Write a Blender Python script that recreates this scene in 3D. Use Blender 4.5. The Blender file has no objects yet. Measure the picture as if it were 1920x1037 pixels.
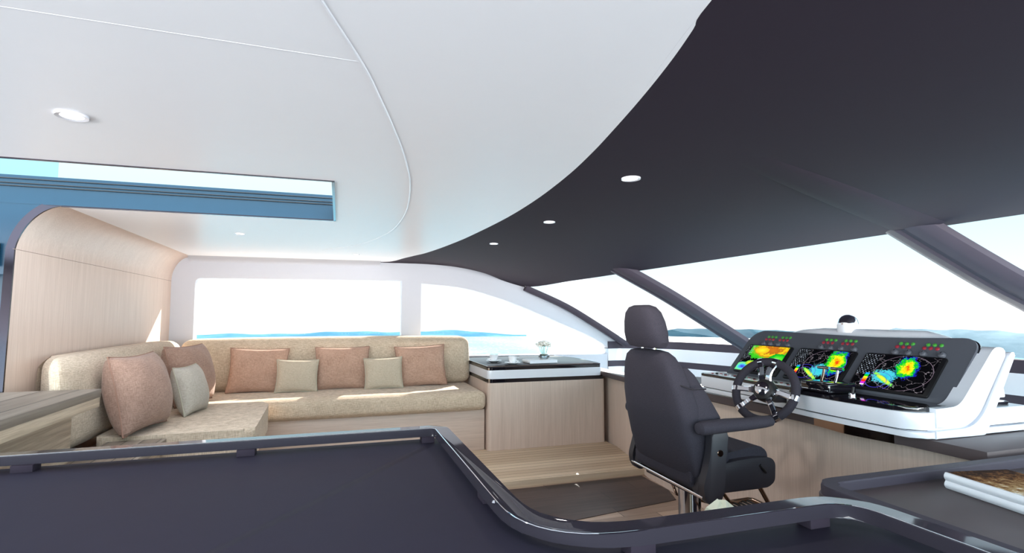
import bpy, bmesh, math, random
from mathutils import Vector, Matrix
from mathutils.bvhtree import BVHTree
random.seed(7)
C = bpy.context.scene.collection
PI = math.pi
EYE = 1.25
# ---------------------------------------------------------------- camera
FPX = 1000.0
TH = math.atan(72.5/FPX); YAW = math.atan(325*math.cos(TH)/FPX)
fwd = Vector((math.sin(YAW)*math.cos(TH), math.cos(YAW)*math.cos(TH), math.sin(TH)))
cam_d = bpy.data.cameras.new('camera'); cam = bpy.data.objects.new('camera', cam_d); C.objects.link(cam)
cam.location = (0, 0, EYE); cam.rotation_euler = fwd.to_track_quat('-Z', 'Y').to_euler()
cam_d.sensor_width = 36; cam_d.lens = 36*FPX/1920; cam_d.clip_end = 2000; cam_d.clip_start = .05
bpy.context.scene.camera = cam
RT = Vector((math.cos(YAW), -math.sin(YAW), 0)); UP = RT.cross(fwd)
def at(u, v, ax, val):
    """point of the view ray through pixel (u, v) on a room plane (axis ax = val)"""
    d = fwd + RT*((u-960)/FPX) + UP*((518.5-v)/FPX); o = Vector((0, 0, EYE))
    return o + d*((val-o[ax])/d[ax])
# ---------------------------------------------------------------- materials
def lin(c): return tuple((x/12.92 if x <= .04045 else ((x+.055)/1.055)**2.4) for x in [k/255 for k in c]) + (1,)
class NT:
    def __init__(s, name):
        s.m = bpy.data.materials.new(name); s.m.use_nodes = True; s.t = s.m.node_tree; s.n = s.t.nodes
        s.b = s.n['Principled BSDF']; s.out = s.n['Material Output']
    def N(s, typ, **k):
        x = s.n.new(typ)
        for a, v in k.items():
            if a.startswith('i_'): x.inputs[a[2:].replace('_', ' ')].default_value = v
            else: setattr(x, a, v)
        return x
    def L(s, a, b): s.t.links.new(a, b)
    def coord(s, scale=(1, 1, 1), kind='Object'):
        c = s.N('ShaderNodeTexCoord'); mp = s.N('ShaderNodeMapping'); mp.inputs['Scale'].default_value = scale
        s.L(c.outputs[kind], mp.inputs[0]); return mp.outputs[0]
    def mix(s, fac, a, b, mode='MIX'):
        x = s.N('ShaderNodeMix', data_type='RGBA', blend_type=mode)
        for i, v in ((0, fac), (6, a), (7, b)):
            if hasattr(v, 'links') or isinstance(v, bpy.types.NodeSocket): s.L(v, x.inputs[i])
            else: x.inputs[i].default_value = v
        return x.outputs[2]
    def math(s, op, a, b=0.0, c=0.0):
        x = s.N('ShaderNodeMath', operation=op)
        for i, v in enumerate((a, b, c)):
            if isinstance(v, bpy.types.NodeSocket): s.L(v, x.inputs[i])
            else: x.inputs[i].default_value = v
        return x.outputs[0]
    def noise(s, vec, scale, detail=3, rough=.5):
        x = s.N('ShaderNodeTexNoise'); x.inputs['Scale'].default_value = scale; x.inputs['Detail'].default_value = detail
        x.inputs['Roughness'].default_value = rough; s.L(vec, x.inputs['Vector']); return x.outputs['Fac']
    def ramp(s, fac, stops, interp='LINEAR'):
        x = s.N('ShaderNodeValToRGB'); x.color_ramp.interpolation = interp; s.L(fac, x.inputs[0]); e = x.color_ramp.elements
        while len(e) < len(stops): e.new(.5)
        for k, (p, c) in enumerate(stops): e[k].position = p; e[k].color = c
        return x.outputs[0]
    def bump(s, h, strength=.2, dist=.002):
        x = s.N('ShaderNodeBump'); x.inputs['Strength'].default_value = strength; x.inputs['Distance'].default_value = dist
        s.L(h, x.inputs['Height']); s.L(x.outputs[0], s.b.inputs['Normal'])
def plain(name, rgb, rough=.5, metal=0, coat=0, spec=.5, var=.04):
    t = NT(name); col = lin(rgb)
    n = t.noise(t.coord((6, 6, 6)), 2.5)
    dark = tuple(x*(1-var) for x in col[:3])+(1,); lite = tuple(min(1, x*(1+var)) for x in col[:3])+(1,)
    t.L(t.mix(n, dark, lite), t.b.inputs['Base Color'])
    t.b.inputs['Roughness'].default_value = rough; t.b.inputs['Metallic'].default_value = metal
    t.b.inputs['Coat Weight'].default_value = coat; t.b.inputs['Coat Roughness'].default_value = .05
    t.b.inputs['Specular IOR Level'].default_value = spec
    return t.m
def fabric(name, a, b, scale=260, bump=.5, slub=True):
    t = NT(name)
    v1 = t.coord((1, 1, .12)); v2 = t.coord((.12, .12, 1))
    n = t.math('ADD', t.math('MULTIPLY', t.noise(v1, scale, 2), .5), t.math('MULTIPLY', t.noise(v2, scale, 2), .5))
    big = t.noise(t.coord(), 9, 4)
    f = t.math('ADD', t.math('MULTIPLY', n, .85), t.math('MULTIPLY', big, .15))
    t.L(t.ramp(f, [(.36, lin(a)), (.64, lin(b))]), t.b.inputs['Base Color'])
    t.b.inputs['Roughness'].default_value = .95; t.b.inputs['Specular IOR Level'].default_value = .15
    t.b.inputs['Sheen Weight'].default_value = .15
    t.bump(n, bump, .002); return t.m
def wood(name, a, b, scale=(90, 90, 2.2), rough=.45, coat=0, spread=(.35, .65)):
    t = NT(name); v = t.coord(scale); n = t.noise(v, 1.4, 5, .62)
    n2 = t.noise(t.coord((scale[0]*.12, scale[1]*.12, scale[2]*.3)), 1.1, 2)
    f = t.math('ADD', t.math('MULTIPLY', n, .75), t.math('MULTIPLY', n2, .25))
    t.L(t.ramp(f, [(spread[0], lin(a)), (spread[1], lin(b))]), t.b.inputs['Base Color'])
    t.b.inputs['Roughness'].default_value = rough; t.b.inputs['Coat Weight'].default_value = coat
    t.bump(n, .12, .001); return t.m
def planks(name, a, b, seam, pitch, axis, offset=0., seamw=.05, grain=(2, 60, 60), rough=.5, stagger=0):
    """boards side by side along one axis, dark caulked seams between"""
    t = NT(name); c = t.N('ShaderNodeTexCoord'); sx = t.N('ShaderNodeSeparateXYZ'); t.L(c.outputs['Object'], sx.inputs[0])
    q = t.math('ADD', t.math('DIVIDE', sx.outputs[axis], pitch), 100+offset)
    fr = t.math('FRACT', q); idx = t.math('FLOOR', q)
    m = t.math('LESS_THAN', fr, seamw)
    wn = t.N('ShaderNodeTexWhiteNoise', noise_dimensions='1D'); t.L(idx, wn.inputs['W'])
    var = wn.outputs['Value']
    if stagger:
        al = t.math('ADD', t.math('DIVIDE', sx.outputs[1-axis], stagger), t.math('MULTIPLY', var, 7.3))
        wn2 = t.N('ShaderNodeTexWhiteNoise', noise_dimensions='2D'); cb = t.N('ShaderNodeCombineXYZ')
        t.L(t.math('FLOOR', al), cb.inputs[0]); t.L(idx, cb.inputs[1]); t.L(cb.outputs[0], wn2.inputs['Vector']); var = wn2.outputs['Value']
        m = t.math('MAXIMUM', m, t.math('LESS_THAN', t.math('FRACT', al), .004))
    g = t.noise(t.coord(grain), 1, 5, .6)
    f = t.math('ADD', t.math('MULTIPLY', g, .7), t.math('MULTIPLY', var, .3))
    col = t.ramp(f, [(.3, lin(a)), (.72, lin(b))])
    t.L(t.mix(m, col, lin(seam)), t.b.inputs['Base Color']); t.b.inputs['Roughness'].default_value = rough
    return t.m
def glassy(name, tint=(1, 1, 1), gloss=.08, rough=.02, blend=.1):
    t = NT(name); t.n.remove(t.b)
    tr = t.N('ShaderNodeBsdfTransparent'); tr.inputs[0].default_value = tint+(1,)
    gl = t.N('ShaderNodeBsdfGlossy'); gl.inputs['Roughness'].default_value = rough; gl.inputs[0].default_value = (1, 1, 1, 1)
    lw = t.N('ShaderNodeLayerWeight'); lw.inputs[0].default_value = blend
    mx = t.N('ShaderNodeMixShader'); f = t.math('MULTIPLY', lw.outputs['Fresnel'], gloss*8)
    f = t.math('MINIMUM', f, 1.0)
    t.L(f, mx.inputs[0]); t.L(tr.outputs[0], mx.inputs[1]); t.L(gl.outputs[0], mx.inputs[2]); t.L(mx.outputs[0], t.out.inputs[0])
    return t.m
def emit(name, rgb, s):
    t = NT(name); t.b.inputs['Emission Color'].default_value = lin(rgb); t.b.inputs['Emission Strength'].default_value = s
    t.b.inputs['Base Color'].default_value = lin(rgb); return t.m

WHITE = plain('white_gelcoat', (218, 220, 228), .22, coat=.3, var=.01)
CEIL = plain('white_ceiling_lacquer', (238, 239, 243), .32, spec=.25, var=.008)
WALLW = plain('white_wall_lacquer', (188, 191, 199), .6, spec=.08, var=.01)
BEAD = plain('pale_grey_bead', (214, 216, 222), .3)
DARKC = plain('dark_plum_headliner', (50, 43, 53), .75, spec=.08, var=.03)
PILLAR = plain('dark_pillar_leatherette', (64, 58, 68), .55, spec=.2, var=.05)
GLOSSB = plain('gloss_black_lacquer', (20, 18, 24), .06, coat=.6, var=.1)
TABLET = plain('dark_violet_satin_top', (47, 43, 57), .6, spec=.12, var=.05)
RAILM = plain('dark_glossy_rail', (52, 48, 56), .04, coat=.1, spec=.45, var=.02)
BROWNT = plain('dark_brown_lacquer_top', (82, 71, 72), .4, spec=.2, coat=0, var=.03)
CHROME = plain('polished_chrome', (225, 228, 235), .06, metal=1, var=.01)
STEELR = plain('bronze_tinted_steel', (150, 128, 112), .1, metal=1, var=.03)
STEELD = plain('dark_polished_steel', (58, 55, 62), .15, metal=1, var=.03)
PANELG = plain('graphite_instrument_panel', (86, 88, 96), .4, spec=.35, var=.03)
BLACK = plain('matte_black', (14, 13, 16), .5, var=.1)
PORC = plain('white_porcelain', (244, 245, 248), .12, coat=.5, var=.01)
LEATH = NT('charcoal_seat_fabric')
_v = LEATH.coord(); _n = LEATH.noise(_v, 420, 2)
LEATH.L(LEATH.ramp(_n, [(.3, lin((40, 37, 45))), (.7, lin((56, 52, 61)))]), LEATH.b.inputs['Base Color'])
LEATH.b.inputs['Roughness'].default_value = .85; LEATH.b.inputs['Specular IOR Level'].default_value = .25; LEATH.bump(_n, .25, .001); LEATH = LEATH.m
SIDEP = plain('black_moulded_plastic', (36, 33, 40), .5, var=.05)
SOFA = fabric('oatmeal_woven_fabric', (166, 146, 125), (216, 196, 174), 260, .5)
TERRA = fabric('terracotta_woven_fabric', (156, 120, 102), (200, 164, 144), 330, .5)
TAUPE = fabric('brown_woven_fabric', (132, 103, 90), (172, 140, 124), 330, .5)
SAND = fabric('sand_linen_fabric', (174, 158, 138), (202, 186, 166), 420, .3)
GREYL = fabric('grey_linen_fabric', (160, 150, 138), (190, 180, 168), 420, .3)
PIPET = plain('terracotta_piping', (150, 114, 98), .85)
PIPEG = plain('linen_piping', (176, 168, 150), .8)
OAK = wood('pale_washed_oak', (190, 168, 154), (216, 196, 183), (150, 150, 2.5), spread=(.3, .7))
OAKH = wood('pale_washed_oak_horizontal', (188, 166, 152), (214, 194, 180), (2.2, 130, 130))
OAKY = wood('washed_teak_side_grain', (170, 148, 126), (214, 194, 170), (50, 2.0, 50), spread=(.38, .62))
TEAKX = planks('teak_decking_lengthwise', (184, 160, 134), (216, 196, 170), (60, 48, 42), .0745, 1, .0, .06)
TEAKG = planks('grey_teak_strips', (112, 100, 90), (150, 138, 126), (30, 26, 26), .155, 0, .3, .04, (60, 2, 60))
TEAKL = planks('grey_teak_ledge_strips', (118, 104, 92), (156, 142, 128), (30, 26, 26), .085, 0, .3, .06, (60, 2, 60))
FLOORM = planks('brown_oak_flooring', (134, 112, 98), (180, 156, 138), (70, 56, 50), .16, 1, .2, .012, (3, 45, 45), .4, 1.3)
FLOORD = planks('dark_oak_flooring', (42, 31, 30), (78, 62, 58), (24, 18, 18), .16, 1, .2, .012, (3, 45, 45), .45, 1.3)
CABTOP = plain('black_satin_cabinet_top', (34, 29, 36), .28, spec=.22, var=.05)
GLASS = glassy('clear_window_glass', (.985, .995, 1), .02)
BLUEG = plain('blue_tinted_glass', (18, 50, 70), .25, spec=.25, var=.06)
CYANG = glassy('pale_cyan_glass', (.80, .95, .98), .02)
BOWLG = glassy('clear_vase_glass', (.75, .86, .92), .6, .03, .4)
LAMP = emit('downlight_lens', (255, 252, 248), 3.0)
GREENB = plain('green_button_plastic', (70, 150, 60), .3); REDB = plain('red_button_plastic', (150, 45, 60), .3)
PAGES = plain('white_book_pages', (236, 238, 244), .6); PETAL = plain('cream_petals', (246, 244, 236), .7)
BAGM = plain('pale_cream_crumpled_plastic', (216, 220, 200), .25)
# ---------------------------------------------------------------- mesh helpers
OFF = {}
def build(name, bm, mat, parent=None, local=False, smooth=True, mesh=None):
    off = OFF.get(parent.name, Vector()) if (parent is not None and not local) else Vector()
    if mesh is None:
        bmesh.ops.recalc_face_normals(bm, faces=bm.faces)
        if off.length: bmesh.ops.translate(bm, vec=-off, verts=bm.verts)
        me = bpy.data.meshes.new(name); bm.to_mesh(me); bm.free()
    else: me = mesh
    me.materials.clear(); me.materials.append(mat)
    if smooth:
        for p in me.polygons: p.use_smooth = True
        try: me.set_sharp_from_angle(angle=math.radians(38))
        except Exception: pass
    o = bpy.data.objects.new(name, me); C.objects.link(o)
    if parent is not None: o.parent = parent
    OFF[o.name] = off
    return o
def thing(name, label, cat, loc=(0, 0, 0), rz=0, group=None):
    o = bpy.data.objects.new(name, None); C.objects.link(o); o.location = loc; o.rotation_euler = (0, 0, rz); o.empty_display_size = .05
    o['label'] = label; o['category'] = cat
    if group: o['group'] = group
    OFF[o.name] = Vector(loc) if rz == 0 else Vector()
    return o
def tag(o, label, cat, group=None, kind=None):
    o['label'] = label; o['category'] = cat
    if group: o['group'] = group
    if kind: o['kind'] = kind
    return o
def struct(o, label=None):
    o['kind'] = 'structure'
    if label: o['label'] = label; 
    return o
def dup(root, label=None, loc=None, rot=None):
    r = root.copy(); C.objects.link(r)
    if loc is not None: r.location = loc
    if rot is not None: r.rotation_euler = rot
    if label: r['label'] = label
    for ch in list(root.children):
        c = ch.copy(); C.objects.link(c); c.parent = r
        for g in list(ch.children):
            d = g.copy(); C.objects.link(d); d.parent = c
    return r
def BM(): return bmesh.new()
def box(bm, lo, hi, bev=0, seg=2, rot=None, piv=None):
    lo = Vector(lo); hi = Vector(hi); r = bmesh.ops.create_cube(bm, size=1)
    vs = r['verts']; c = (lo+hi)/2; s = hi-lo
    for v in vs: v.co = Vector((v.co.x*s.x, v.co.y*s.y, v.co.z*s.z))+c
    if bev:
        es = list({e for v in vs for e in v.link_edges})
        rr = bmesh.ops.bevel(bm, geom=es, offset=bev, segments=seg, affect='EDGES', profile=.5)
        vs = list({v for f in rr['faces'] for v in f.verts} | {v for v in vs if v.is_valid})
    if rot is not None: bmesh.ops.rotate(bm, verts=vs, cent=piv or c, matrix=rot)
    return vs
def rounded(pts, rad, seg=8):
    n = len(pts); out = []
    for i, p in enumerate(pts):
        r = rad[i] if isinstance(rad, (list, tuple)) else rad
        p = Vector(p[:2]); a = Vector(pts[i-1][:2])-p; b = Vector(pts[(i+1) % n][:2])-p
        if r <= 0: out.append(p); continue
        r1 = min(r, a.length*.49 if r < 1 else r, b.length*.49); an = a.normalized(); bn = b.normalized()
        ang = an.angle(bn); d = r1; s = p+an*d; e = p+bn*d
        for k in range(seg+1):
            t = k/seg; out.append(s*(1-t)**2+p*2*t*(1-t)+e*t*t)
    return out
def prism(bm, pts, z0, z1, bev=0, seg=2, axis=2):
    """extrude an outline: axis 2 = plan (x, y); axis 0 = (y, z) along x; axis 1 = (x, z) along y"""
    def P(p, h): return Vector((p[0], p[1], h)) if axis == 2 else (Vector((h, p[0], p[1])) if axis == 0 else Vector((p[0], h, p[1])))
    n = len(pts); a = [bm.verts.new(P(p, z0)) for p in pts]; b = [bm.verts.new(P(p, z1)) for p in pts]
    f1 = bm.faces.new(a); f2 = bm.faces.new(b)
    for i in range(n): bm.faces.new((a[i], a[(i+1) % n], b[(i+1) % n], b[i]))
    if bev:
        es = list(f1.edges)+list(f2.edges)
        bmesh.ops.bevel(bm, geom=es, offset=bev, segments=seg, affect='EDGES', profile=.5)
def tube(bm, pts, r, seg=10, cap=True, rs=None):
    pts = [Vector(p) for p in pts]; rings = []; prev = None
    for i, p in enumerate(pts):
        t = (pts[min(i+1, len(pts)-1)]-pts[max(i-1, 0)]).normalized()
        if prev is None: x = t.orthogonal().normalized()
        else: x = (prev-t*prev.dot(t)).normalized()
        prev = x; y = t.cross(x); rr = rs[i] if rs else r
        rings.append([bm.verts.new(p+(x*math.cos(2*PI*k/seg)+y*math.sin(2*PI*k/seg))*rr) for k in range(seg)])
    for a, b in zip(rings, rings[1:]):
        for k in range(seg): bm.faces.new((a[k], a[(k+1) % seg], b[(k+1) % seg], b[k]))
    if cap: bm.faces.new(rings[0]); bm.faces.new(rings[-1])
def torus(bm, c, R, r, nrm, seg=48, sec=14, a0=0, a1=2*PI):
    q = Vector(nrm).to_track_quat('Z', 'Y').to_matrix(); rings = []; full = abs(a1-a0-2*PI) < 1e-6
    for i in range(seg if full else seg+1):
        a = a0+(a1-a0)*i/seg; d = Vector((math.cos(a), math.sin(a), 0))
        rings.append([bm.verts.new(Vector(c)+q@(d*(R+r*math.cos(2*PI*k/sec))+Vector((0, 0, r*math.sin(2*PI*k/sec))))) for k in range(sec)])
    m = len(rings)
    for i in range(m if full else m-1):
        A = rings[i]; B = rings[(i+1) % m]
        for k in range(sec): bm.faces.new((A[k], A[(k+1) % sec], B[(k+1) % sec], B[k]))
    if not full: bm.faces.new(rings[0]); bm.faces.new(rings[-1])
def lathe(bm, prof, c=(0, 0, 0), seg=28, nrm=None):
    q = Vector(nrm).to_track_quat('Z', 'Y').to_matrix() if nrm is not None else Matrix.Identity(3); rings = []
    for r, z in prof:
        if r < 1e-6: rings.append([bm.verts.new(Vector(c)+q@Vector((0, 0, z)))])
        else: rings.append([bm.verts.new(Vector(c)+q@Vector((r*math.cos(2*PI*k/seg), r*math.sin(2*PI*k/seg), z))) for k in range(seg)])
    for A, B in zip(rings, rings[1:]):
        for k in range(seg):
            a0, a1 = A[k % len(A)], A[(k+1) % len(A)]; b0, b1 = B[k % len(B)], B[(k+1) % len(B)]
            f = []
            for v in (a0, a1, b1, b0):
                if v not in f: f.append(v)
            if len(f) > 2: bm.faces.new(f)
def grid(bm, rows):
    V = [[bm.verts.new(p) for p in r] for r in rows]
    for a, b in zip(V, V[1:]):
        for i in range(len(a)-1): bm.faces.new((a[i], a[i+1], b[i+1], b[i]))
    return V
def sweep(bm, path, w, z0, z1, bev=.003):
    """ribbon bar with a rectangular section along a plan path"""
    n = len(path); L = []; Rr = []
    for i in range(n):
        t = (Vector(path[min(i+1, n-1)])-Vector(path[max(i-1, 0)])).normalized(); nn = Vector((-t.y, t.x))
        L.append(Vector(path[i])+nn*w/2); Rr.append(Vector(path[i])-nn*w/2)
    prism(bm, L+Rr[::-1], z0, z1, bev, 2)
def cushion(lo, hi, bev=.05, puff=.012, seg=5, amp=.004, taper=None):
    """padded block: soft edges, slightly bulging faces"""
    bm = BM(); lo = Vector(lo); hi = Vector(hi); s = hi-lo; c = (lo+hi)/2
    box(bm, lo, hi, bev, seg)
    es = [e for e in bm.edges if e.calc_length() > .09]
    for _ in range(3):
        es = [e for e in bm.edges if e.calc_length() > .09]
        if not es: break
        bmesh.ops.subdivide_edges(bm, edges=es, cuts=1, use_grid_fill=True)
    for v in bm.verts:
        q = Vector(((v.co.x-c.x)/(s.x/2), (v.co.y-c.y)/(s.y/2), (v.co.z-c.z)/(s.z/2)))
        for a in range(3):
            b, d = [k for k in range(3) if k != a]
            if abs(q[a]) > .97:
                v.co[a] += math.copysign(puff*(1-min(1, abs(q[b]))**4)*(1-min(1, abs(q[d]))**4), q[a])
        if taper: v.co = taper(v.co)
    return bm
def pillow(w, h, t, n=26, pinch=.07):
    """square throw cushion in the x-z plane, thickness in y, with pulled corners; base at z=0"""
    bm = BM(); F = []
    for side in (1, -1):
        rows = []
        for j in range(n+1):
            r = []
            for i in range(n+1):
                u = -1+2*i/n; v = -1+2*j/n
                k = (max(0, (1-u**2))*max(0, (1-v**2)))**.42
                sx = 1-pinch*(1-v*v)**1.0*abs(u)**3; sz = 1-pinch*(1-u*u)*abs(v)**3
                wr = .004*math.sin(9*u*v+5*u)*k
                r.append(bm.verts.new((u*sx*w/2, side*(t/2*k+wr*.6), h/2+v*sz*h/2)))
            rows.append(r)
        for a, b in zip(rows, rows[1:]):
            for i in range(n): bm.faces.new((a[i], a[i+1], b[i+1], b[i]))
        F.append(rows)
    edge = [F[0][0][i].co.copy() for i in range(n)]+[F[0][j][n].co.copy() for j in range(n)]+[F[0][n][n-i].co.copy() for i in range(n)]+[F[0][n-j][0].co.copy() for j in range(n)]
    bmesh.ops.remove_doubles(bm, verts=bm.verts, dist=1e-4)
    pb = BM(); tube(pb, edge+[edge[0]], .0042, 6, cap=False)
    return bm, pb
def curve_fill(name, outer, holes, depth, mat, frame, bevel=.0):
    """flat panel with window openings, extruded; outlines in (a, b), frame maps them into the room"""
    cu = bpy.data.curves.new(name, 'CURVE'); cu.dimensions = '2D'; cu.fill_mode = 'BOTH'; cu.extrude = depth/2; cu.bevel_depth = bevel; cu.bevel_resolution = 1
    for lp in [outer]+holes:
        s = cu.splines.new('POLY'); s.points.add(len(lp)-1); s.use_cyclic_u = True
        for i, p in enumerate(lp): s.points[i].co = (p[0], p[1], 0, 1)
    tmp = bpy.data.objects.new('tmp', cu); C.objects.link(tmp); dg = bpy.context.evaluated_depsgraph_get()
    me = bpy.data.meshes.new_from_object(tmp.evaluated_get(dg)); bpy.data.objects.remove(tmp)
    me.transform(frame); me.name = name
    return build(name, None, mat, mesh=me)
def bez(pts, n=6):
    """Catmull-Rom through 2D/3D points"""
    P = [Vector(p) for p in pts]; out = []
    for i in range(len(P)-1):
        a = P[i-1] if i else P[0]*2-P[1]; b = P[i]; c = P[i+1]; d = P[i+2] if i+2 < len(P) else P[-1]*2-P[-2]
        for k in range(n):
            t = k/n; out.append(.5*((2*b)+(c-a)*t+(2*a-5*b+4*c-d)*t*t+(3*b-a-3*c+d)*t**3))
    out.append(P[-1]); return out
ZC = 1.83; YW = 6.0; ZF = -.055
# ================================================================ SETTING
# floor and raised teak platform
bm = BM(); box(bm, (-3.2, -.6, ZF-.05), (3.4, 6.1, ZF)); struct(build('floor', bm, FLOORM))
bm = BM(); box(bm, (-1.57, 3.93, ZF-.01), (2.56, YW, -.001), .004)
for v in bm.verts: pass
struct(build('floor', bm, TEAKX), 'raised teak platform step in front of the sofa and cabinet')
bm = BM(); prism(bm, [(.75, 3.90), (2.37, 3.90), (2.37, 3.52), (2.30, 3.33), (.75, 3.10)], ZF, ZF+.004)  # thin sheet of darker planks over part of the floor
tag(build('dark_floor_area', bm, FLOORD), 'darker brown wood-grain stretch of floor along the foot of the teak step', 'floor mat')
# ceiling : white deckhead up to the curved border
ARC = bez([(.22, 6.06), (.40, 5.95), (.535, 5.851), (.767, 4.946), (.896, 3.951), (.94, 3.114), (.935, 2.53), (.898, 2.04), (.851, 1.696), (.798, 1.409), (.752, 1.186), (.709, 1.006), (.673, .881), (.642, .785), (.56, .3), (.51, -.1), (.47, -.6)], 5)
pts = [(-3.2, -.6), (-3.2, 2.40), (-.035, 2.40), (-.035, 3.42), (-1.40, 3.42), (-1.40, 6.12), (.22, 6.12)]+[(p.x, p.y) for p in ARC]
bm = BM(); prism(bm, pts, ZC, ZC+.08); struct(build('ceiling', bm, CEIL, smooth=False))
# chrome-edged frame of the roof opening
bm = BM()
box(bm, (-3.2, 2.40, ZC-.004), (-.030, 2.412, ZC+.082)); box(bm, (-.042, 2.405, ZC-.004), (-.030, 3.425, ZC+.082)); box(bm, (-1.42, 3.413, ZC-.004), (-.030, 3.424, ZC+.082))
struct(build('trim_1', bm, STEELD))
# seam bead of the overhead panel
sm = bez([(-.09, .86), (-.043, 1.007), (.04, 1.244), (.087, 1.411), (.155, 1.677), (.225, 1.989), (.295, 2.404), (.349, 3.052), (.335, 3.702), (.242, 4.224), (.10, 4.65), (-.15, 5.0)], 6)
bm = BM(); tube(bm, [(p.x, p.y, ZC+.001) for p in sm], .0034, 6); struct(build('trim_2', bm, BEAD))
bm = BM(); tube(bm, [(-3, 1.14, ZC+.0008), (.03, 1.235, ZC+.0008)], .0014, 6); struct(build('trim_3', bm, BEAD))
# cove between port wall and ceiling
bm = BM(); cv = [(YW+.02, ZC+.01)]+[(YW-.0-.09*(1-math.cos(a))-.0, ZC-.07+.07*math.sin(a)) for a in [PI/2*k/8 for k in range(9)]]
cv = [(YW+.02, ZC+.02), (YW-.14, ZC+.02)]+[(YW-.14+.14*math.sin(a), ZC-.05+.05*math.cos(a)) for a in [PI/2*k/8 for k in range(9)]]+[(YW+.02, ZC-.05)]
prism(bm, cv, -1.42, .42, axis=0); struct(build('trim_4', bm, WALLW))
# dark forward headliner : loft from the arc to the windscreen head and the port arch
def zb(x): return EYE+.155*x
A = [Vector((.40, 5.97, ZC)), Vector((.535, 5.86, ZC)), Vector((.62, 5.5, ZC)), Vector((.70, 5.2, ZC)), Vector((.767, 4.946, ZC)), Vector((.85, 4.4, ZC)), Vector((.896, 3.951, ZC)), Vector((.94, 3.114, ZC)), Vector((.935, 2.53, ZC)), Vector((.898, 2.04, ZC)), Vector((.798, 1.409, ZC)), Vector((.642, .785, ZC)), Vector((.51, -.1, ZC)), Vector((.47, -.6, ZC))]
B = [Vector((.46, 6.0, ZC-.003)), Vector((.93, 6.0, ZC-.006)), Vector((1.28, 6.0, 1.80)), Vector((1.62, 6.0, 1.735)), Vector((2.08, 6.0, 1.588)), Vector((2.38, 5.2, zb(2.38))), Vector((2.66, 4.5, zb(2.66))), Vector((3.20, 3.5, zb(3.2))), Vector((3.62, 2.55, zb(3.62))), Vector((3.80, 1.9, zb(3.8))), Vector((3.9, 1.2, zb(3.9))), Vector((3.94, .4, zb(3.94))), Vector((3.94, -.1, zb(3.94))), Vector((3.94, -.6, zb(3.94)))]
Ab = bez(A, 6); Bb = bez(B, 6)
def head(i, s):
    a, b = Ab[i], Bb[i]; p = a.lerp(b, s); p.z = a.z+(b.z-a.z)*s**1.7; return p
rows = [[head(i, k/20) for i in range(len(Ab))] for k in range(21)]
bm = BM(); V = grid(bm, rows)
top = [[bm.verts.new(v.co+Vector((0, 0, .05))) for v in r] for r in V]
for a, b in zip(top, top[1:]):
    for i in range(len(a)-1): bm.faces.new((a[i], a[i+1], b[i+1], b[i]))
for a, b in ((V[0], top[0]), (V[-1], top[-1])):
    for i in range(len(a)-1): bm.faces.new((a[i], a[i+1], b[i+1], b[i]))
for k in (0, -1):
    for j in range(len(V)-1): bm.faces.new((V[j][k], V[j+1][k], top[j+1][k], top[j][k]))
bmt = BM(); grid(bmt, rows); BV = BVHTree.FromBMesh(bmt); bmt.free()
struct(build('ceiling', bm, DARKC), 'dark plum headliner sweeping down to the windscreen')
sunblocker = []  # unseen overhang added to keep a sun patch off the cabin floor
for i in range(24, len(Bb)):
    b = Bb[i]; t_ = (Bb[min(i+1, len(Bb)-1)]-Bb[i-1]); n_ = Vector((-t_.y, t_.x, 0)).normalized(); n_ = n_ if n_.x > 0 else -n_
    sunblocker.append((b, n_))
bm = BM(); rws = []
for k in range(5):
    rws.append([Vector((b.x+n.x*d, b.y+n.y*d, b.z+.012+.175*n.x*d)) for (b, n), d in [(q_, (1.7-1.1*min(1, i/20))*k/4) for i, q_ in enumerate(sunblocker)]])
Vb = grid(bm, rws); Vt = [[bm.verts.new(v.co+Vector((0, 0, .035))) for v in r] for r in Vb]
for a_, b_ in zip(Vt, Vt[1:]):
    for i in range(len(a_)-1): bm.faces.new((a_[i], a_[i+1], b_[i+1], b_[i]))
for i in range(len(Vb[0])-1):
    bm.faces.new((Vb[-1][i], Vb[-1][i+1], Vt[-1][i+1], Vt[-1][i])); bm.faces.new((Vb[0][i], Vb[0][i+1], Vt[0][i+1], Vt[0][i]))
struct(build('trim_14', bm, WHITE), 'outside brow added out of view above the windscreen')
def hz(x, y):
    h = BV.ray_cast(Vector((x, y, 0)), Vector((0, 0, 1))); return h[0].z if h[0] else ZC
# port side wall with the two windows
wl, wr = -1.365, .665
w1 = rounded([(wl, .84), (wr, .84), (wr, 1.636), (wl, 1.622)], [.03, .02, .02, .06])
arch_in = [(.872, 1.606)]+[tuple(p) for p in bez([(.88, 1.609), (1.364, 1.562), (1.813, 1.444), (2.213, 1.301), (2.627, 1.135), (2.984, .985), (3.17, .885)], 5)]+[(3.225, .82), (3.235, .775), (3.20, .765), (.872, .79)]
arch_out = [tuple(p) for p in bez([(.46, 1.84), (.93, 1.835), (1.28, 1.80), (1.62, 1.735), (2.14, 1.565), (2.53, 1.405), (2.914, 1.225), (3.391, .945), (3.62, .80)], 5)]
outer = [(-1.66, -.05), (-1.66, 1.86), (.3, 1.86)]+arch_out+[(3.62, -.05)]
FR = Matrix(((1, 0, 0, 0), (0, 0, -1, YW+.07), (0, 1, 0, 0), (0, 0, 0, 1)))
struct(curve_fill('wall_port', outer, [w1, arch_in], .13, WALLW, FR, .004))
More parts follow.
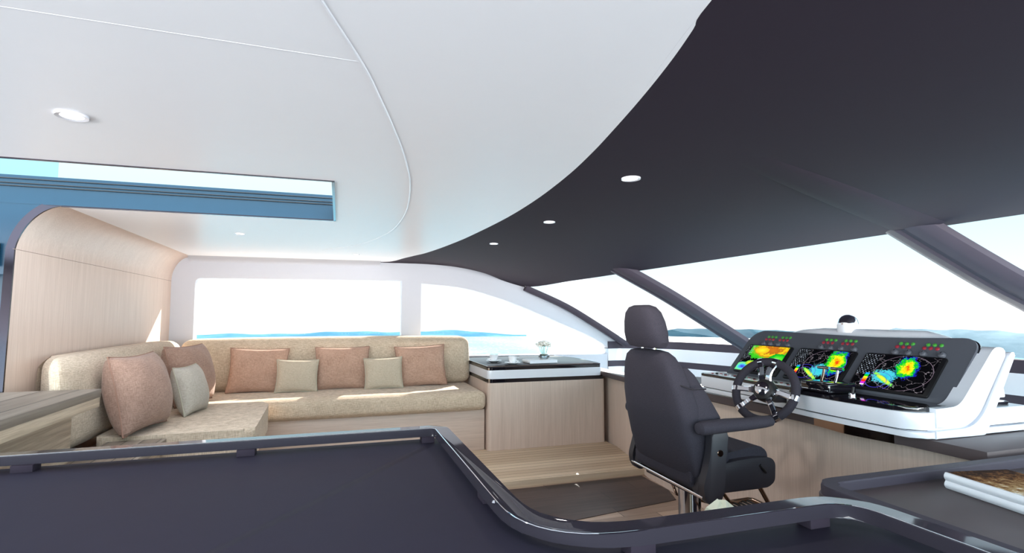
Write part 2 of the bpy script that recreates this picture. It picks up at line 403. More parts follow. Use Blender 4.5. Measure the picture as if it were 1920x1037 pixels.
# added strip and cap stopping a sun leak between roof and port wall
gt = [p for p in arch_out if p[0] < 2.2]
bm = BM(); prism(bm, [(-1.62, 1.846)]+[(p[0], p[1]+.008) for p in gt]+[(p[0], p[1]+.09) for p in gt[::-1]]+[(-1.62, 1.93)], 5.93, 6.16, axis=1)
struct(build('trim_17', bm, CEIL))
bm = BM(); box(bm, (.0, 5.5, ZC+.009), (.95, 6.1, ZC+.10)); struct(build('trim_18', bm, CEIL))
# window panes
def pane(name, pts, y):
    bm = BM(); f = bm.faces.new([bm.verts.new((p[0], y, p[1])) for p in pts]); bmesh.ops.triangulate(bm, faces=[f]); struct(build(name, bm, GLASS, smooth=False))
pane('window_1', w1, YW+.09); pane('window_2', arch_in, YW+.09)
# after bulkhead : wood panel bending into the ceiling
prof = [(-1.57, -.05), (-1.57, 1.585)]+[(-1.57+.17*(1-math.cos(a)), 1.585+.245*math.sin(a)) for a in [PI/2*k/14 for k in range(1, 15)]]
def bulk(y0f, y1, th, z0=None, z1=None):
    bm = BM(); rr = []
    for off in (0, th):
        ring0 = []; ring1 = []
        for i, (x, z) in enumerate(prof):
            a = Vector(prof[max(i-1, 0)]); b = Vector(prof[min(i+1, len(prof)-1)]); t = (b-a).normalized(); n = Vector((-t.y, t.x))
            q = Vector((x, z))+n*off; yy = y0f(z)
            ring0.append(Vector((q.x, yy, q.y))); ring1.append(Vector((q.x, y1 if not callable(y1) else y1(z), q.y)))
        rr.append((ring0, ring1))
    V = [[bm.verts.new(p) for p in r] for pair in rr for r in pair]
    a0, a1, b0, b1 = V
    for X, Y in ((a0, a1), (a1, b1), (b1, b0), (b0, a0)):
        for i in range(len(X)-1): bm.faces.new((X[i], X[i+1], Y[i+1], Y[i]))
    bm.faces.new((a0[0], a1[0], b1[0], b0[0])); bm.faces.new((a0[-1], a1[-1], b1[-1], b0[-1])); return bm
yend = lambda z: 3.30+.12*max(0, min(1, (z-1.45)/.38))
struct(build('wall_aft', bulk(yend, YW+.02, .035), OAK))
bm = BM(); box(bm, (-1.571, 3.32, 1.583), (-1.5695, YW, 1.586)); struct(build('trim_5', bm, plain('oak_seam_shadow_gap', (140, 122, 110), .8)))
struct(build('trim_6', bulk(lambda z: yend(z)-.012, yend, .037), STEELD))
# blue glass windbreak along the far side of the roof opening and the clear panel above it
t = thing('glass_windbreak', 'deep blue tinted glass screen with dark rails seen through the roof opening', 'glass screen', (-1.7, 3.40, 1.83))
def zs(u, v): return at(u, v, 1, 3.405).z
bm = BM(); box(bm, (-3.3, 3.400, ZC+.001), (-.048, 3.410, zs(0, 326))); build('glass_pane', bm, BLUEG, t, smooth=False)
bm = BM(); ow_ = [(-3.3, 1.46), (-1.612, 1.46), (-1.612, 1.585)]+[(-1.612+.19*(1-math.cos(a)), 1.585+.262*math.sin(a)) for a in [PI/2*k/12 for k in range(1, 13)]]+[(-3.3, 1.847)]; prism(bm, ow_, 3.402, 3.410, axis=1); build('glass_pane', bm, BLUEG, t, smooth=False)
for v0 in (333, 341.5, 347):
    z = zs(0, v0); bm = BM(); box(bm, (-3.3, 3.390, z-.0022), (-.05, 3.398, z+.0022), .001, 1); build('rail', bm, BLACK, t)
bm = BM(); box(bm, (-3.3, 3.37, 1.50), (-1.66, 3.40, 1.62), .004); build('beam', bm, BLACK, t)
bm = BM(); box(bm, (-3.3, 3.400, zs(0, 326)), (-1.44, 3.408, 2.35)); cp = build('clear_panel', bm, CYANG, t, smooth=False); cp['label'] = 'pale cyan clear glass panel above the deep blue glass'
t = thing('aft_glass_door', 'blue tinted glass door beyond the end of the wooden bulkhead', 'glass door', (-2.2, 3.62, .2))
bm = BM(); box(bm, (-3.3, 3.60, .92), (-1.68, 3.61, 1.50)); build('glass_pane', bm, BLUEG, t, smooth=False)
bm = BM(); box(bm, (-3.3, 3.59, -.05), (-1.66, 3.64, .92), .004); build('lower_panel', bm, PILLAR, t)
# starboard helm bulkhead (pale oak)
def dip(bm, y0=3.3, d=.045):
    for v in bm.verts:
        if v.co.z > .6: v.co.z -= d*max(0, min(1, (v.co.y-y0)/1.4))
    return bm
HW = [(2.60, 4.88), (2.55, 4.6), (2.40, 3.85), (2.38, 3.5), (2.38, 1.40)]
bm = BM(); prism(bm, [(2.60, 6.0)]+HW+[(2.50, 1.40), (2.50, 3.5), (2.52, 3.85), (2.67, 4.6), (2.72, 6.0)], ZF, .688); struct(build('wall_forward', dip(bm), OAK))
# dash counter behind the helm (dark top)
cnt = [(2.52, 6.0), (2.52, 4.75), (2.46, 4.5), (2.345, 3.8), (2.335, 3.3), (2.335, 2.2), (2.30, 1.95), (2.335, 1.72), (2.335, 1.40), (3.14, 1.40), (3.14, 1.76), (3.06, 3.2), (2.98, 4.05), (2.80, 4.4), (2.66, 4.5), (2.66, 6.0)]
bm = BM(); prism(bm, rounded(cnt, [0, .1, .1, .2, .1, .05, .04, .05, 0, 0, .1, .1, .1, .1, 0, 0], 6), .689, .735, .003)
counter = tag(build('dash_counter', dip(bm), BROWNT), 'long dark brown glossy counter carrying the helm console', 'counter')
# stepped white and black ledges below the windscreen
OUTL = bez([(3.20, 5.99), (3.42, 5.97), (3.86, 5.68), (4.02, 5.3), (4.12, 4.9), (4.24, 4.0), (4.32, 2.9), (4.32, 2.4), (4.32, 1.5), (4.32, .2)], 6)
def band(path, th, z0, z1):
    n = len(path); out = []
    for i in range(n):
        tt = (path[min(i+1, n-1)]-path[max(i-1, 0)]).normalized(); out.append(path[i]+Vector((-tt.y, tt.x))*th)
    bm = BM(); prism(bm, [tuple(p) for p in path]+[tuple(p) for p in out[::-1]], z0, z1)
    for v in bm.verts: v.co.z -= .028*max(0, min(1, (v.co.y-2.6)/2.4))
    return bm
struct(build('baseboard_forward', band(OUTL, .06, .30, .642), WHITE)); struct(build('trim_7', band(OUTL, .066, .642, .715), PILLAR))
struct(build('trim_8', band(OUTL, .06, .715, .862), WHITE)); struct(build('trim_10', band(OUTL, .10, .862, .952), PILLAR))
# windscreen pillars and glass
def rp(u, v, dz, z=1.80):
    p = at(u, v, 2, z)
    for _ in range(3): p = at(u, v, 2, hz(p.x, p.y))
    return (p.x, p.y, hz(p.x, p.y)+dz)
def pillar(name, path, w, d, side):
    bm = BM(); P = bez(path, 5); rows = []
    for i, p in enumerate(P):
        tt = (P[min(i+1, len(P)-1)]-P[max(i-1, 0)]).normalized(); s = Vector(side); s = (s-tt*s.dot(tt)).normalized(); n = tt.cross(s).normalized()
        if n.z > 0: n = -n
        sec = [(-1, .0), (-1, .45), (-.82, .8), (-.55, .95), (-.22, 1), (-.12, .82), (.12, .82), (.22, 1), (.55, .95), (.82, .8), (1, .45), (1, 0)]
        rows.append([p+s*(a*w/2)+n*(b*d-d*.3) for a, b in sec])
    V = grid(bm, rows)
    for i in range(len(V)-1): bm.faces.new((V[i][0], V[i+1][0], V[i+1][-1], V[i][-1]))
    bm.faces.new(V[0]); bm.faces.new(V[-1]); return struct(build(name, bm, PILLAR))
P1 = [(2.10, 5.96, 1.585), (2.6, 5.95, 1.375), (3.0, 5.95, 1.155), (3.42, 5.93, .90)]
P2 = [(2.22, 4.55, 1.87), (2.62, 4.53, 1.672), (3.1, 4.52, 1.435), (3.62, 4.55, 1.165), (4.14, 4.6, .90)]
P3 = [(3.2, 2.52, 2.0), (3.60, 2.48, 1.80), (4.06, 2.33, 1.50), (4.45, 2.14, 1.22), (4.6, 2.05, .92)]
def ridge(name, a, b, w):
    rows = []
    for k in range(15):
        s_ = k/14; p = at(a[0]+(b[0]-a[0])*s_, a[1]+(b[1]-a[1])*s_, 2, 1.8)
        for _ in range(3): p = at(a[0]+(b[0]-a[0])*s_, a[1]+(b[1]-a[1])*s_, 2, hz(p.x, p.y))
        rows.append(Vector((p.x, p.y, hz(p.x, p.y))))
    R_ = []; 
    for i, p in enumerate(rows):
        t_ = (rows[min(i+1, 14)]-rows[max(i-1, 0)]).normalized(); sd_ = Vector((-t_.y, t_.x, 0)).normalized(); ww = w*(.35+.65*i/14); dp = .012*min(1, i/8)
        R_.append([Vector((p.x+sd_.x*ww*q_, p.y+sd_.y*ww*q_, hz(p.x+sd_.x*ww*q_, p.y+sd_.y*ww*q_)-dp*d_+.002)) for q_, d_ in ((-.5, 0), (-.42, .8), (-.2, 1), (.2, 1), (.42, .8), (.5, 0))])
    bm = BM(); grid(bm, R_); return struct(build(name, bm, DARKC))
ridge('trim_15', (1370, 285), (1720, 424), .30)
pillar('trim_11', P1, .11, .07, (0.1, 1, .1)); pillar('trim_12', P2, .26, .085, (0, 1, 0)); pillar('trim_13', P3, .34, .085, (.15, 1, 0))
def screen(name, i0, i1, base):
    a = Bb[i0:i1+1]; n = len(a); b = bez(base, 8); bm = BM(); rows = []
    for k in range(n):
        j = k/(n-1)*(len(b)-1); j0 = int(j); q = b[j0].lerp(b[min(j0+1, len(b)-1)], j-j0); rows.append([a[k].lerp(q, s/6)+Vector((.02+.03*math.sin(PI*s/6), 0, .01)) for s in range(7)])
    grid(bm, rows); struct(build(name, bm, GLASS))
screen('window_3', 24, 36, [(3.44, 6.0, .93), (3.9, 5.7, .93), (4.15, 4.6, .93)])
screen('window_4', 36, 49, [(4.15, 4.6, .93), (4.32, 3.6, .93), (4.42, 2.0, .94)])
screen('window_5', 49, 78, [(4.42, 2.0, .94), (4.42, 1.0, .94), (4.42, -1.5, .94)])
# downlights
first = None
dl = [(1183, 334, .040, 'recessed round downlight in the dark headliner, nearest and largest of the three there'), (1030, 416, .036, 'recessed round downlight in the middle of the row of three in the dark headliner'), (926, 457, .034, 'recessed round downlight in the dark headliner, farthest of the three, near the side window'), (135, 216, .040, 'recessed round downlight in the white ceiling above the roof opening, nearest on the left'), (450, 438, .034, 'recessed round downlight in the white ceiling between the roof opening and the side windows'), (668, 477, .030, 'tiny recessed downlight in the white ceiling close to the pillar between the side windows')]
for u, v, r, lb in dl:
    p = at(u, v, 2, ZC); z = hz(p.x, p.y) if p.x > .95 else ZC
    p = at(u, v, 2, z); z = (hz(p.x, p.y) if p.x > .95 else ZC)
    t = thing('downlight', lb, 'ceiling light', (p.x, p.y, z), 0, 'recessed downlights')
    bm = BM(); lathe(bm, [(r*.72, 0), (r*.72, -.004), (r, -.006), (r*1.02, -.002), (r*1.02, .004), (r*.72, .004)], seg=28); build('ring', bm, WHITE, t, local=True)
    bm = BM(); lathe(bm, [(0, -.002), (r*.72, -.002), (r*.72, .002), (0, .002)], seg=28); build('lens', bm, LAMP, t, local=True)
    ld = bpy.data.lights.new('downlight_lamp', 'SPOT'); ld.energy = 12 if p.x > .95 else (2.5 if v < 300 else .35); ld.spot_size = 2.5; ld.spot_blend = .8; ld.shadow_soft_size = .03; ld.color = (1, .96, .9)
    lo = bpy.data.objects.new('downlight_lamp', ld); C.objects.link(lo); lo.parent = t; lo.location = (0, 0, -.012)
# ================================================================ SOFA
t = thing('corner_sofa', 'L-shaped sofa in oatmeal woven fabric on a pale oak base under the side window', 'sofa', (0, 5.2, 0))
bm = BM(); box(bm, (-1.56, 4.90, 0), (1.318, 5.98, .375), .003); box(bm, (-1.56, 3.62, 0), (-.62, 4.92, .375), .003); build('base', bm, OAKH, t)
build('seat_cushion', cushion((-1.2, 4.835, .372), (1.318, 5.62, .545), .055, .012), SOFA, t)
def chaise():
    pts = rounded([(-1.30, 3.62), (-.47, 3.62), (-.50, 4.62), (-.60, 4.80), (-1.30, 4.86)], [.09, .10, .3, .12, .02], 10)
    bm = BM(); prism(bm, pts, .374, .560, .042, 5); return bm
build('seat_cushion', chaise(), SOFA, t)
def lean_back(co):
    return Vector((co.x, co.y+(co.z-.55)*.22 if co.z > .5 else co.y, co.z))
build('backrest_cushion', cushion((-1.36, 5.50, .550), (1.325, 5.86, 1.022), .075, .012, taper=lambda c: Vector((c.x, c.y+(c.z-.55)*.12, c.z))), SOFA, t)
build('side_backrest_cushion', cushion((-1.560, 3.28, .545), (-1.29, 5.52, 1.020), .075, .012, taper=lambda c: Vector((c.x-(c.z-.55)*.10 if c.x > -1.42 else c.x, c.y+(max(0, -1.30-c.x)*1.25 if c.y < 3.55 else 0), c.z))), SOFA, t)
bm = BM(); pth = [(-1.38, 5.49, 1.00), (-1.37, 5.49, .58)]; tube(bm, pth, .006, 6); build('piping', bm, PIPEG, t)
# throw cushions
def throw(mat, pmat, w, h, th, pos, rz, tilt, roll, label, group, src=None):
    if src is None:
        t = thing('throw_cushion', label, 'cushion', pos, 0, group); OFF[t.name] = Vector()
        bm, pb = pillow(w, h, th); build('cover', bm, mat, t, local=True); build('piping', pb, pmat, t, local=True)
    else: t = dup(src, label)
    t.location = pos; t['group'] = group
    t.rotation_euler = (Matrix.Rotation(rz, 3, 'Z')@Matrix.Rotation(tilt, 3, 'X')@Matrix.Rotation(roll, 3, 'Y')).to_euler()
    return t
g1 = 'large terracotta cushions on the long sofa back'; g2 = 'small sand cushions on the long sofa back'
a = throw(TERRA, PIPET, .50, .41, .15, (-.695, 5.345, .552), 0, -.30, .03, 'terracotta square cushion at the left end of the long sofa back', g1)
throw(0, 0, 0, 0, 0, (.045, 5.345, .552), 0, -.30, 0, 'terracotta square cushion in the middle of the long sofa back, between two small sand ones', g1, a)
throw(0, 0, 0, 0, 0, (.80, 5.345, .552), -.02, -.30, -.04, 'terracotta square cushion at the right end of the long sofa back, nearest the cabinet', g1, a)
b = throw(SAND, PIPEG, .36, .30, .11, (-.35, 5.235, .555), .05, -.30, .03, 'small sand-coloured cushion leaning between the left and middle terracotta cushions', g2)
throw(0, 0, 0, 0, 0, (.425, 5.235, .555), 0, -.30, -.03, 'small sand-coloured cushion leaning between the middle and right terracotta cushions', g2, b)
c1 = throw(TAUPE, PIPET, .50, .46, .28, (-1.09, 3.80, .565), PI/2-.16, -.22, 0, 'big brown square cushion nearest the wooden bar on the short side of the sofa', 'brown cushions on the short side of the sofa')
throw(0, 0, 0, 0, 0, (-1.06, 4.80, .565), PI/2-.30, -.22, 0, 'brown square cushion in the sofa corner, half in sunlight behind the small grey one', 'brown cushions on the short side of the sofa', c1)
throw(GREYL, PIPEG, .37, .34, .18, (-.95, 4.36, .562), PI/2-.16, -.26, 0, 'small grey linen cushion leaning on the sunlit brown cushion', 'small linen cushions on the short side of the sofa')
# ================================================================ SIDE CABINET
t = thing('side_cabinet', 'pale oak side cabinet with white and black banded top at the end of the sofa', 'cabinet', (2.0, 5.4, 0))
def fp(d, x1=2.54): return rounded([(1.335-d, 4.835-d), (x1+d, 4.835-d), (x1+d, 5.98), (1.335-d, 5.98)], [.045, .03, 0, 0], 8)
bm = BM(); prism(bm, fp(0), 0, .618); build('body', bm, OAK, t)
bm = BM(); prism(bm, fp(-.004), .618, .655); build('lower_band', bm, STEELR if False else GLOSSB, t)
bm = BM(); prism(bm, fp(.004, 2.50), .655, .735, .004); build('white_band', bm, WHITE, t)
bm = BM(); prism(bm, fp(0, 2.50), .735, .760); build('upper_band', bm, GLOSSB, t)
bm = BM(); prism(bm, rounded([(1.332, 4.832), (2.503, 4.832), (2.56, 5.55), (2.45, 5.985), (1.332, 5.985)], [.05, .04, .1, .1, 0], 8), .760, .772, .003); build('tabletop', bm, CABTOP, t)
bm = BM(); tp = rounded([(1.332, 4.832), (2.503, 4.832), (2.56, 5.55), (2.45, 5.985), (1.332, 5.985)], [.05, .04, .1, .1, 0], 8); tube(bm, [(p.x, p.y, .773) for p in tp]+[(tp[0].x, tp[0].y, .773)], .003, 6, False); build('edge_trim', bm, CHROME, t)
for z0_, z1_, d_ in ((.736, .759, .0015), (.619, .654, -.0025)):
    cr = rounded([(1.335-d_, 4.95), (1.335-d_, 4.835-d_), (1.45, 4.835-d_)], [0, .045, 0], 8)[4:-4]; bm = BM(); prism(bm, [tuple(p) for p in cr]+[(1.40, 4.90)], z0_, z1_); build('corner_trim', bm, CHROME, t)
ZT = .775
# cups and saucers
def cup(pos, rz, l1, l2, src=None):
    if src:
        s = dup(src[0], l1, Vector(pos)); c = dup(src[1], l2, Vector(pos)+Vector((0, 0, .010)), (0, 0, rz)); return s, c
    bm = BM(); lathe(bm, [(0, .0), (.034, 0), (.044, .005), (.078, .017), (.079, .020), (.044, .010), (.030, .008), (0, .008)]); s = build('saucer', bm, PORC); s.location = pos
    tag(s, l1, 'saucer', 'white saucers on the cabinet')
    c = thing('coffee_cup', l2, 'cup', Vector(pos)+Vector((0, 0, .010)), rz, 'white cups on the cabinet')
    bm = BM(); lathe(bm, [(0, 0), (.022, 0), (.026, .006), (.038, .03), (.044, .062), (.045, .066), (.041, .066), (.036, .032), (.024, .010), (0, .008)]); build('bowl', bm, PORC, c, local=True)
    bm = BM(); torus(bm, (.052, 0, .038), .017, .0042, (0, 1, 0), 20, 8, -2.2, 2.2); build('handle', bm, PORC, c, local=True)
    return s, c
p = at(926, 679, 2, ZT); q = at(961, 683, 2, ZT)
cc = cup((p.x, p.y, ZT), 2.9, 'white saucer under the left cup, nearer the sofa', 'white coffee cup on the left, nearer the sofa')
cup((q.x, q.y, ZT), -.2, 'white saucer under the right cup, in the middle of the cabinet', 'white coffee cup on the right, beside the white book', cc)
# white book and vase of flowers
def book(name, w, l, th, cover, loc, rz, label, group=None, top=None):
    t = thing(name, label, 'book', loc, rz, group)
    bm = BM(); box(bm, (.004, .004, .002), (w-.004, l-.003, th-.002)); build('pages', bm, PAGES, t, local=True)
    bm = BM(); box(bm, (0, 0, 0), (w, l, .0025)); box(bm, (0, 0, th-.0025), (w, l, th)); 
    n = 8; pr = [(-.006*math.sin(PI*k/n), th*k/n) for k in range(n+1)]+[(.002, th), (.002, 0)]
    prism(bm, pr, 0, l, axis=1); build('cover', bm, cover, t, local=True, smooth=False)
    if top:
        bm = BM(); box(bm, (.006, .006, th), (w-.001, l-.001, th+.0006)); build('cover_picture', bm, top, t, local=True, smooth=False)
    return t
p = at(1003, 681, 2, ZT)
book('book', .30, .20, .032, plain('white_book_cover', (240, 241, 244), .4), (p.x-.06, p.y-.03, ZT), .06, 'white closed book under the vase on the black cabinet top')
p = at(1020, 672, 2, ZT+.034)
t = thing('glass_vase', 'small round clear glass vase standing on the white book', 'vase', (p.x, p.y, ZT+.033))
bm = BM(); lathe(bm, [(0, 0), (.05, 0), (.058, .012), (.058, .034), (.05, .042), (.046, .042), (.053, .033), (.053, .014), (.045, .005), (0, .005)], seg=24); build('bowl', bm, BOWLG, t, local=True)
FS = 1.45
t = thing('flower_bouquet', 'small bunch of cream white flowers in the glass vase', 'flowers', (p.x, p.y, ZT+.040))
bm = BM()
heads = []
for k in range(13):
    a = k*2.4; r = .075*math.sqrt(k/13); r *= .95; hd = Vector((r*math.cos(a), r*math.sin(a), .085+.075*math.sqrt(max(0, 1-(r/.078)**2))+random.uniform(-.008, .008))); heads.append(hd)
    tube(bm, [(hd.x*.2, hd.y*.2, .0), (hd.x*.5, hd.y*.5, .05), hd], .0016, 5)
build('stems', bm, plain('pale_green_stem', (150, 165, 130), .6), t, local=True)
for hd in heads:
    bm = BM()
    for j in range(7):
        a = j*2*PI/7; c = hd+Vector((math.cos(a)*.016, math.sin(a)*.016, .006*(j % 2)))
        r = bmesh.ops.create_icosphere(bm, subdivisions=1, radius=.015, matrix=Matrix.Translation(c)@Matrix.Rotation(a, 4, 'Z')@Matrix.Diagonal((1, .7, .8, 1)))
    bmesh.ops.create_icosphere(bm, subdivisions=1, radius=.011, matrix=Matrix.Translation(hd+Vector((0, 0, .009)))); build('blossom', bm, PETAL, t, local=True)
# ================================================================ TEAK BAR AND LEDGE (left)
t = thing('teak_bar_counter', 'teak-topped wooden bar counter in front of the short end of the sofa', 'counter', (-1.8, 2.4, ZF))
bm = BM(); box(bm, (-3.2, 2.32, .838), (-1.135, 3.245, .878), .002); build('planked_top', bm, TEAKG, t)
bm = BM(); box(bm, (-3.2, 2.32, .790), (-1.138, 3.242, .838), .002); build('edge_board', bm, OAKY, t)
bm = BM(); box(bm, (-3.2, 2.34, ZF), (-1.235, 3.20, .790), .002); build('body', bm, OAKY, t)
t = thing('teak_ledge', 'low teak slatted side ledge at the near end of the sofa seat', 'ledge', (-1.1, 3.4, ZF))
bm = BM(); box(bm, (-1.225, 2.80, .50), (-.93, 3.605, .540), .003); build('slatted_top', bm, TEAKL, t)
bm = BM(); box(bm, (-1.22, 2.82, ZF), (-.96, 3.60, .50), .002); build('body', bm, OAKY, t)
# ================================================================ FOREGROUND TABLE WITH RAIL
def trail(d):  # outline of the stairwell table, grown by d
    return [(-1.9, 2.215+d), (.428+d, 2.215+d), (.428+d, 1.068+d), (1.238+d, 1.068+d), (1.238+d, -.9)]
t = thing('rail_table', 'large dark violet table with a glossy dark fiddle rail on short posts in the foreground', 'table', (0, 1, ZF))
def openr(pts, rad, seg=10):
    r = rounded(pts, [0]+rad+[0], seg); return r
oe = openr(trail(.012), [.05, .20, .14]); bm = BM(); prism(bm, [tuple(p) for p in oe]+[(-1.9, -.9)], .715, .745, .003); build('tabletop', bm, TABLET, t)
ob = openr(trail(-.12), [.05, .25, .05]); bm = BM(); prism(bm, [tuple(p) for p in ob]+[(-1.75, -.8)], ZF, .715); build('body', bm, PILLAR, t)
cl = openr(trail(-.0275), [.055, .25, .12]); bm = BM(); sweep(bm, cl, .055, .768, .80, .0022); build('rail', bm, RAILM, t)
bm = BM(); il = openr(trail(-.0525), [.03, .235, .09]); tube(bm, [(p.x, p.y, .7995) for p in il], .0016, 6); build('rail_edge_highlight_bead', bm, CHROME, t)
for u, v, ax, ln in ((48, 876, 0, .03), (463, 846, 0, .03), (798, 818, 0, .025)):
    p = at(u, v, 2, .757); bm = BM(); box(bm, (p.x-ln, 2.150, .745), (p.x+ln, 2.205, .769), .002); build('post', bm, DARKC, t)
for x, y, w, h in ((.400, 1.45, .022, .03), (.62, 1.038, .03, .022), (1.10, 1.038, .03, .022), (1.21, .72, .022, .03)):
    bm = BM(); box(bm, (x-w, y-h, .745), (x+w, y+h, .769), .002); build('post', bm, DARKC, t)
p = at(927, 943, 2, .8); bm = BM(); lathe(bm, [(0, 0), (.006, 0), (.0065, .002), (.004, .006), (0, .007)], (p.x, p.y, .7995), 14); build('rail_stud', bm, CHROME, t)
# ================================================================ SIDE TABLE ON THE RIGHT WITH BOOKS
t = thing('chart_table', 'dark brown side table with a raised rounded rim, carrying two white books', 'table', (2, .8, ZF))
rt = rounded([(1.44, -.9), (1.44, 1.375), (3.1, 1.375), (3.1, -.9)], [0, .09, 0, 0], 10)
bm = BM(); prism(bm, rt, .66, .690, .002); build('tabletop', bm, BROWNT, t)
cl = openr([(1.462, -.9), (1.462, 1.353), (3.1, 1.353)], [.08]); bm = BM(); sweep(bm, cl, .044, .660, .722, .008); build('rim', bm, PILLAR, t)
bm = BM(); prism(bm, [(1.55, -.8), (1.55, 1.28), (2.2, 1.28), (3.0, 1.28), (3.0, -.8)], ZF, .66); build('body', bm, PILLAR, t)
pic = NT('sepia_city_photo_cover'); v_ = pic.coord((1, 1, 1)); n_ = pic.noise(v_, 38, 6, .75); sxy = pic.N('ShaderNodeSeparateXYZ'); pic.L(v_, sxy.inputs[0])
f_ = pic.math('ADD', n_, pic.math('MULTIPLY', pic.math('SUBTRACT', .25, sxy.outputs[1]), 1.5))
pic.L(pic.ramp(f_, [(.40, lin((52, 30, 18))), (.52, lin((128, 84, 46))), (.66, lin((190, 158, 112))), (.78, lin((244, 238, 224)))]), pic.b.inputs['Base Color']); pic.b.inputs['Roughness'].default_value = .8; pic.b.inputs['Specular IOR Level'].default_value = .1
wc = plain('glossy_white_cover', (238, 240, 246), .3)
A0 = at(1772, 885, 2, .742)
rzb = -.18; e1 = Vector((math.cos(rzb), math.sin(rzb), 0)); e2 = Vector((math.sin(rzb), -math.cos(rzb), 0)); L0 = .34
org = Vector((A0.x, A0.y, 0))+e2*L0
book('book', .23, L0, .025, wc, (org.x, org.y, .691), rzb, 'lower white book of the stack of two on the side table', 'white books on the side table')
book('book', .23, L0, .025, wc, (org.x, org.y, .7165), rzb, 'upper white book with a sepia city photograph on its cover, on the side table', 'white books on the side table', pic.m)
exec_console = True
# ================================================================ HELM CONSOLE
t = thing('helm_console', 'white helm console with sloping graphite panel and three radar screens', 'console', (2.6, 2.4, .735))
con = t
Y0, Y1 = 1.66, 3.04      # port / starboard ends of the panel
# base layers
def pod(x0, ya, yb, xr, d=0): return rounded([(x0-d, ya-d), (x0-d, yb), (xr, yb), (xr, ya-d)], [.13, .01, 0, .10], 10)
bm = BM(); prism(bm, rounded([(2.275, 1.60), (2.255, 2.0), (2.275, 2.30), (2.99, 2.30), (2.99, 1.60)], [.09, .3, .02, 0, .03], 10), .740, .765, .004); build('plinth', bm, WHITE, con)
bm = BM(); prism(bm, rounded([(2.29, 1.625), (2.27, 2.0), (2.29, 2.29), (2.99, 2.29), (2.99, 1.625)], [.11, .3, .02, 0, .03], 10), .762, .772); build('shadow_gap', bm, GLOSSB, con)
bm = BM(); prism(bm, rounded([(2.275, 1.61), (2.255, 2.0), (2.275, 2.295), (2.98, 2.295), (2.98, 1.61)], [.12, .3, .02, 0, .03], 10), .771, .842, .004); build('front_fascia', bm, WHITE, con)
bm = BM(); prism(bm, rounded([(2.285, 1.63), (2.265, 2.0), (2.285, 2.285), (2.9, 2.285), (2.9, 1.63)], [.11, .3, .02, 0, .03], 10), .842, .862, .003); build('glossy_shelf', bm, GLOSSB, con)
bm = BM(); box(bm, (2.34, 2.29, .740), (2.99, 3.075, .768), .004); build('plinth', bm, WHITE, con)
bm = BM(); box(bm, (2.35, 2.29, .766), (2.97, 3.06, .774)); build('shadow_gap', bm, GLOSSB, con)
bm = BM(); box(bm, (2.335, 2.29, .773), (2.98, 3.07, .846), .005); build('front_fascia', bm, WHITE, con)
bm = BM(); prism(bm, rounded([(2.33, 2.29), (2.33, 3.075), (2.98, 3.075), (2.98, 2.29)], [.0, .03, 0, 0], 6), .846, .862, .003); build('glossy_shelf', bm, GLOSSB, con)
# sloping panel: local frame (s along -Y to starboard, h up the slope)
X_b, Z_b, X_t, Z_t = 2.535, .864, 2.775, 1.135
SL = Vector((X_t-X_b, 0, Z_t-Z_b)); HL = SL.length; SL.normalize(); NR = Vector((-SL.z, 0, SL.x))
def onp(y, h, d=0): return Vector((X_b, y, Z_b))+SL*h+NR*d
PF = Matrix((( 0, SL.x, NR.x, X_b), (1, 0, 0, 0), (0, SL.z, NR.z, Z_b), (0, 0, 0, 1)))
def slab(outline, d0, d1, bev=0):
    bm = BM(); prism(bm, outline, d0, d1, bev); bm.transform(PF); return bm
# wedge body (white hood) behind the panel
def wedge(y0, y1, grow, top=.02):
    bm = BM(); o = rounded([(X_b+.03, .862), (X_t+.035, Z_t-.012), (X_t+.065, Z_t+.036), (X_t+.15, Z_t+.026), (2.99, 1.02), (3.02, .862)], [.01, .01, .03, .05, .08, .01], 8)
    prism(bm, o, y0, y1, .01, 3, axis=1); return bm
bm = BM(); rg_ = []
for k in range(17):
    s_ = k/16; y_ = Y0+.06+(Y1-Y0-.16)*s_; g_ = .040*min(1, 5*s_, 3.2*(1-s_))**.8-.045*(1-min(1, 6*s_, 6*(1-s_)))
    o_ = rounded([(X_b+.05, .862), (X_t+.028, Z_t-.03+min(0, g_)), (X_t+.065, Z_t+g_), (X_t+.15, Z_t-.01+g_), (2.99, 1.02), (3.02, .862)], [.01, .01, .03, .05, .08, .01], 8)
    rg_.append([(p_.x, y_, p_.y) for p_ in o_])
V_ = grid(bm, rg_)
for i in range(len(V_)-1): bm.faces.new((V_[i][0], V_[i+1][0], V_[i+1][-1], V_[i][-1]))
bm.faces.new(V_[0]); bm.faces.new(V_[-1]); build('hood', bm, WHITE, con)
bm = BM(); prism(bm, rounded([(2.38, .778), (2.38, .860), (2.52, .862), (2.772, 1.115), (2.855, 1.095), (2.61, .778)], [.0, .0, .05, .04, .05, .10], 8), 1.604, 1.668, .004, 2, axis=1); build('end_cap', bm, WHITE, con)
bm = BM(); prism(bm, rounded([(2.38, .770), (2.38, .80), (2.60, .80), (2.825, 1.09), (2.868, 1.085), (2.622, .770)], [.0, .0, .05, .02, .05, .10], 8), 1.618, 1.665, axis=1); build('end_gap', bm, GLOSSB, con)
bm = BM(); prism(bm, rounded([(2.36, .737), (2.36, .772), (2.612, .772), (2.857, 1.088), (2.888, 1.08), (2.66, .737)], [.0, .0, .10, .03, .05, .02], 8), 1.593, 1.668, .004, 2, axis=1); build('end_cap_outer', bm, WHITE, con)
bm = BM(); f_ = [(2.87, 1.95, .736), (3.11, 1.86, .736), (3.11, 1.86, .80), (2.95, 1.92, .905), (2.87, 1.95, .93)]
va = [bm.verts.new(p_) for p_ in f_]; vb = [bm.verts.new((p_[0]+.015, p_[1]+.05, p_[2])) for p_ in f_]; bm.faces.new(va); bm.faces.new(vb)
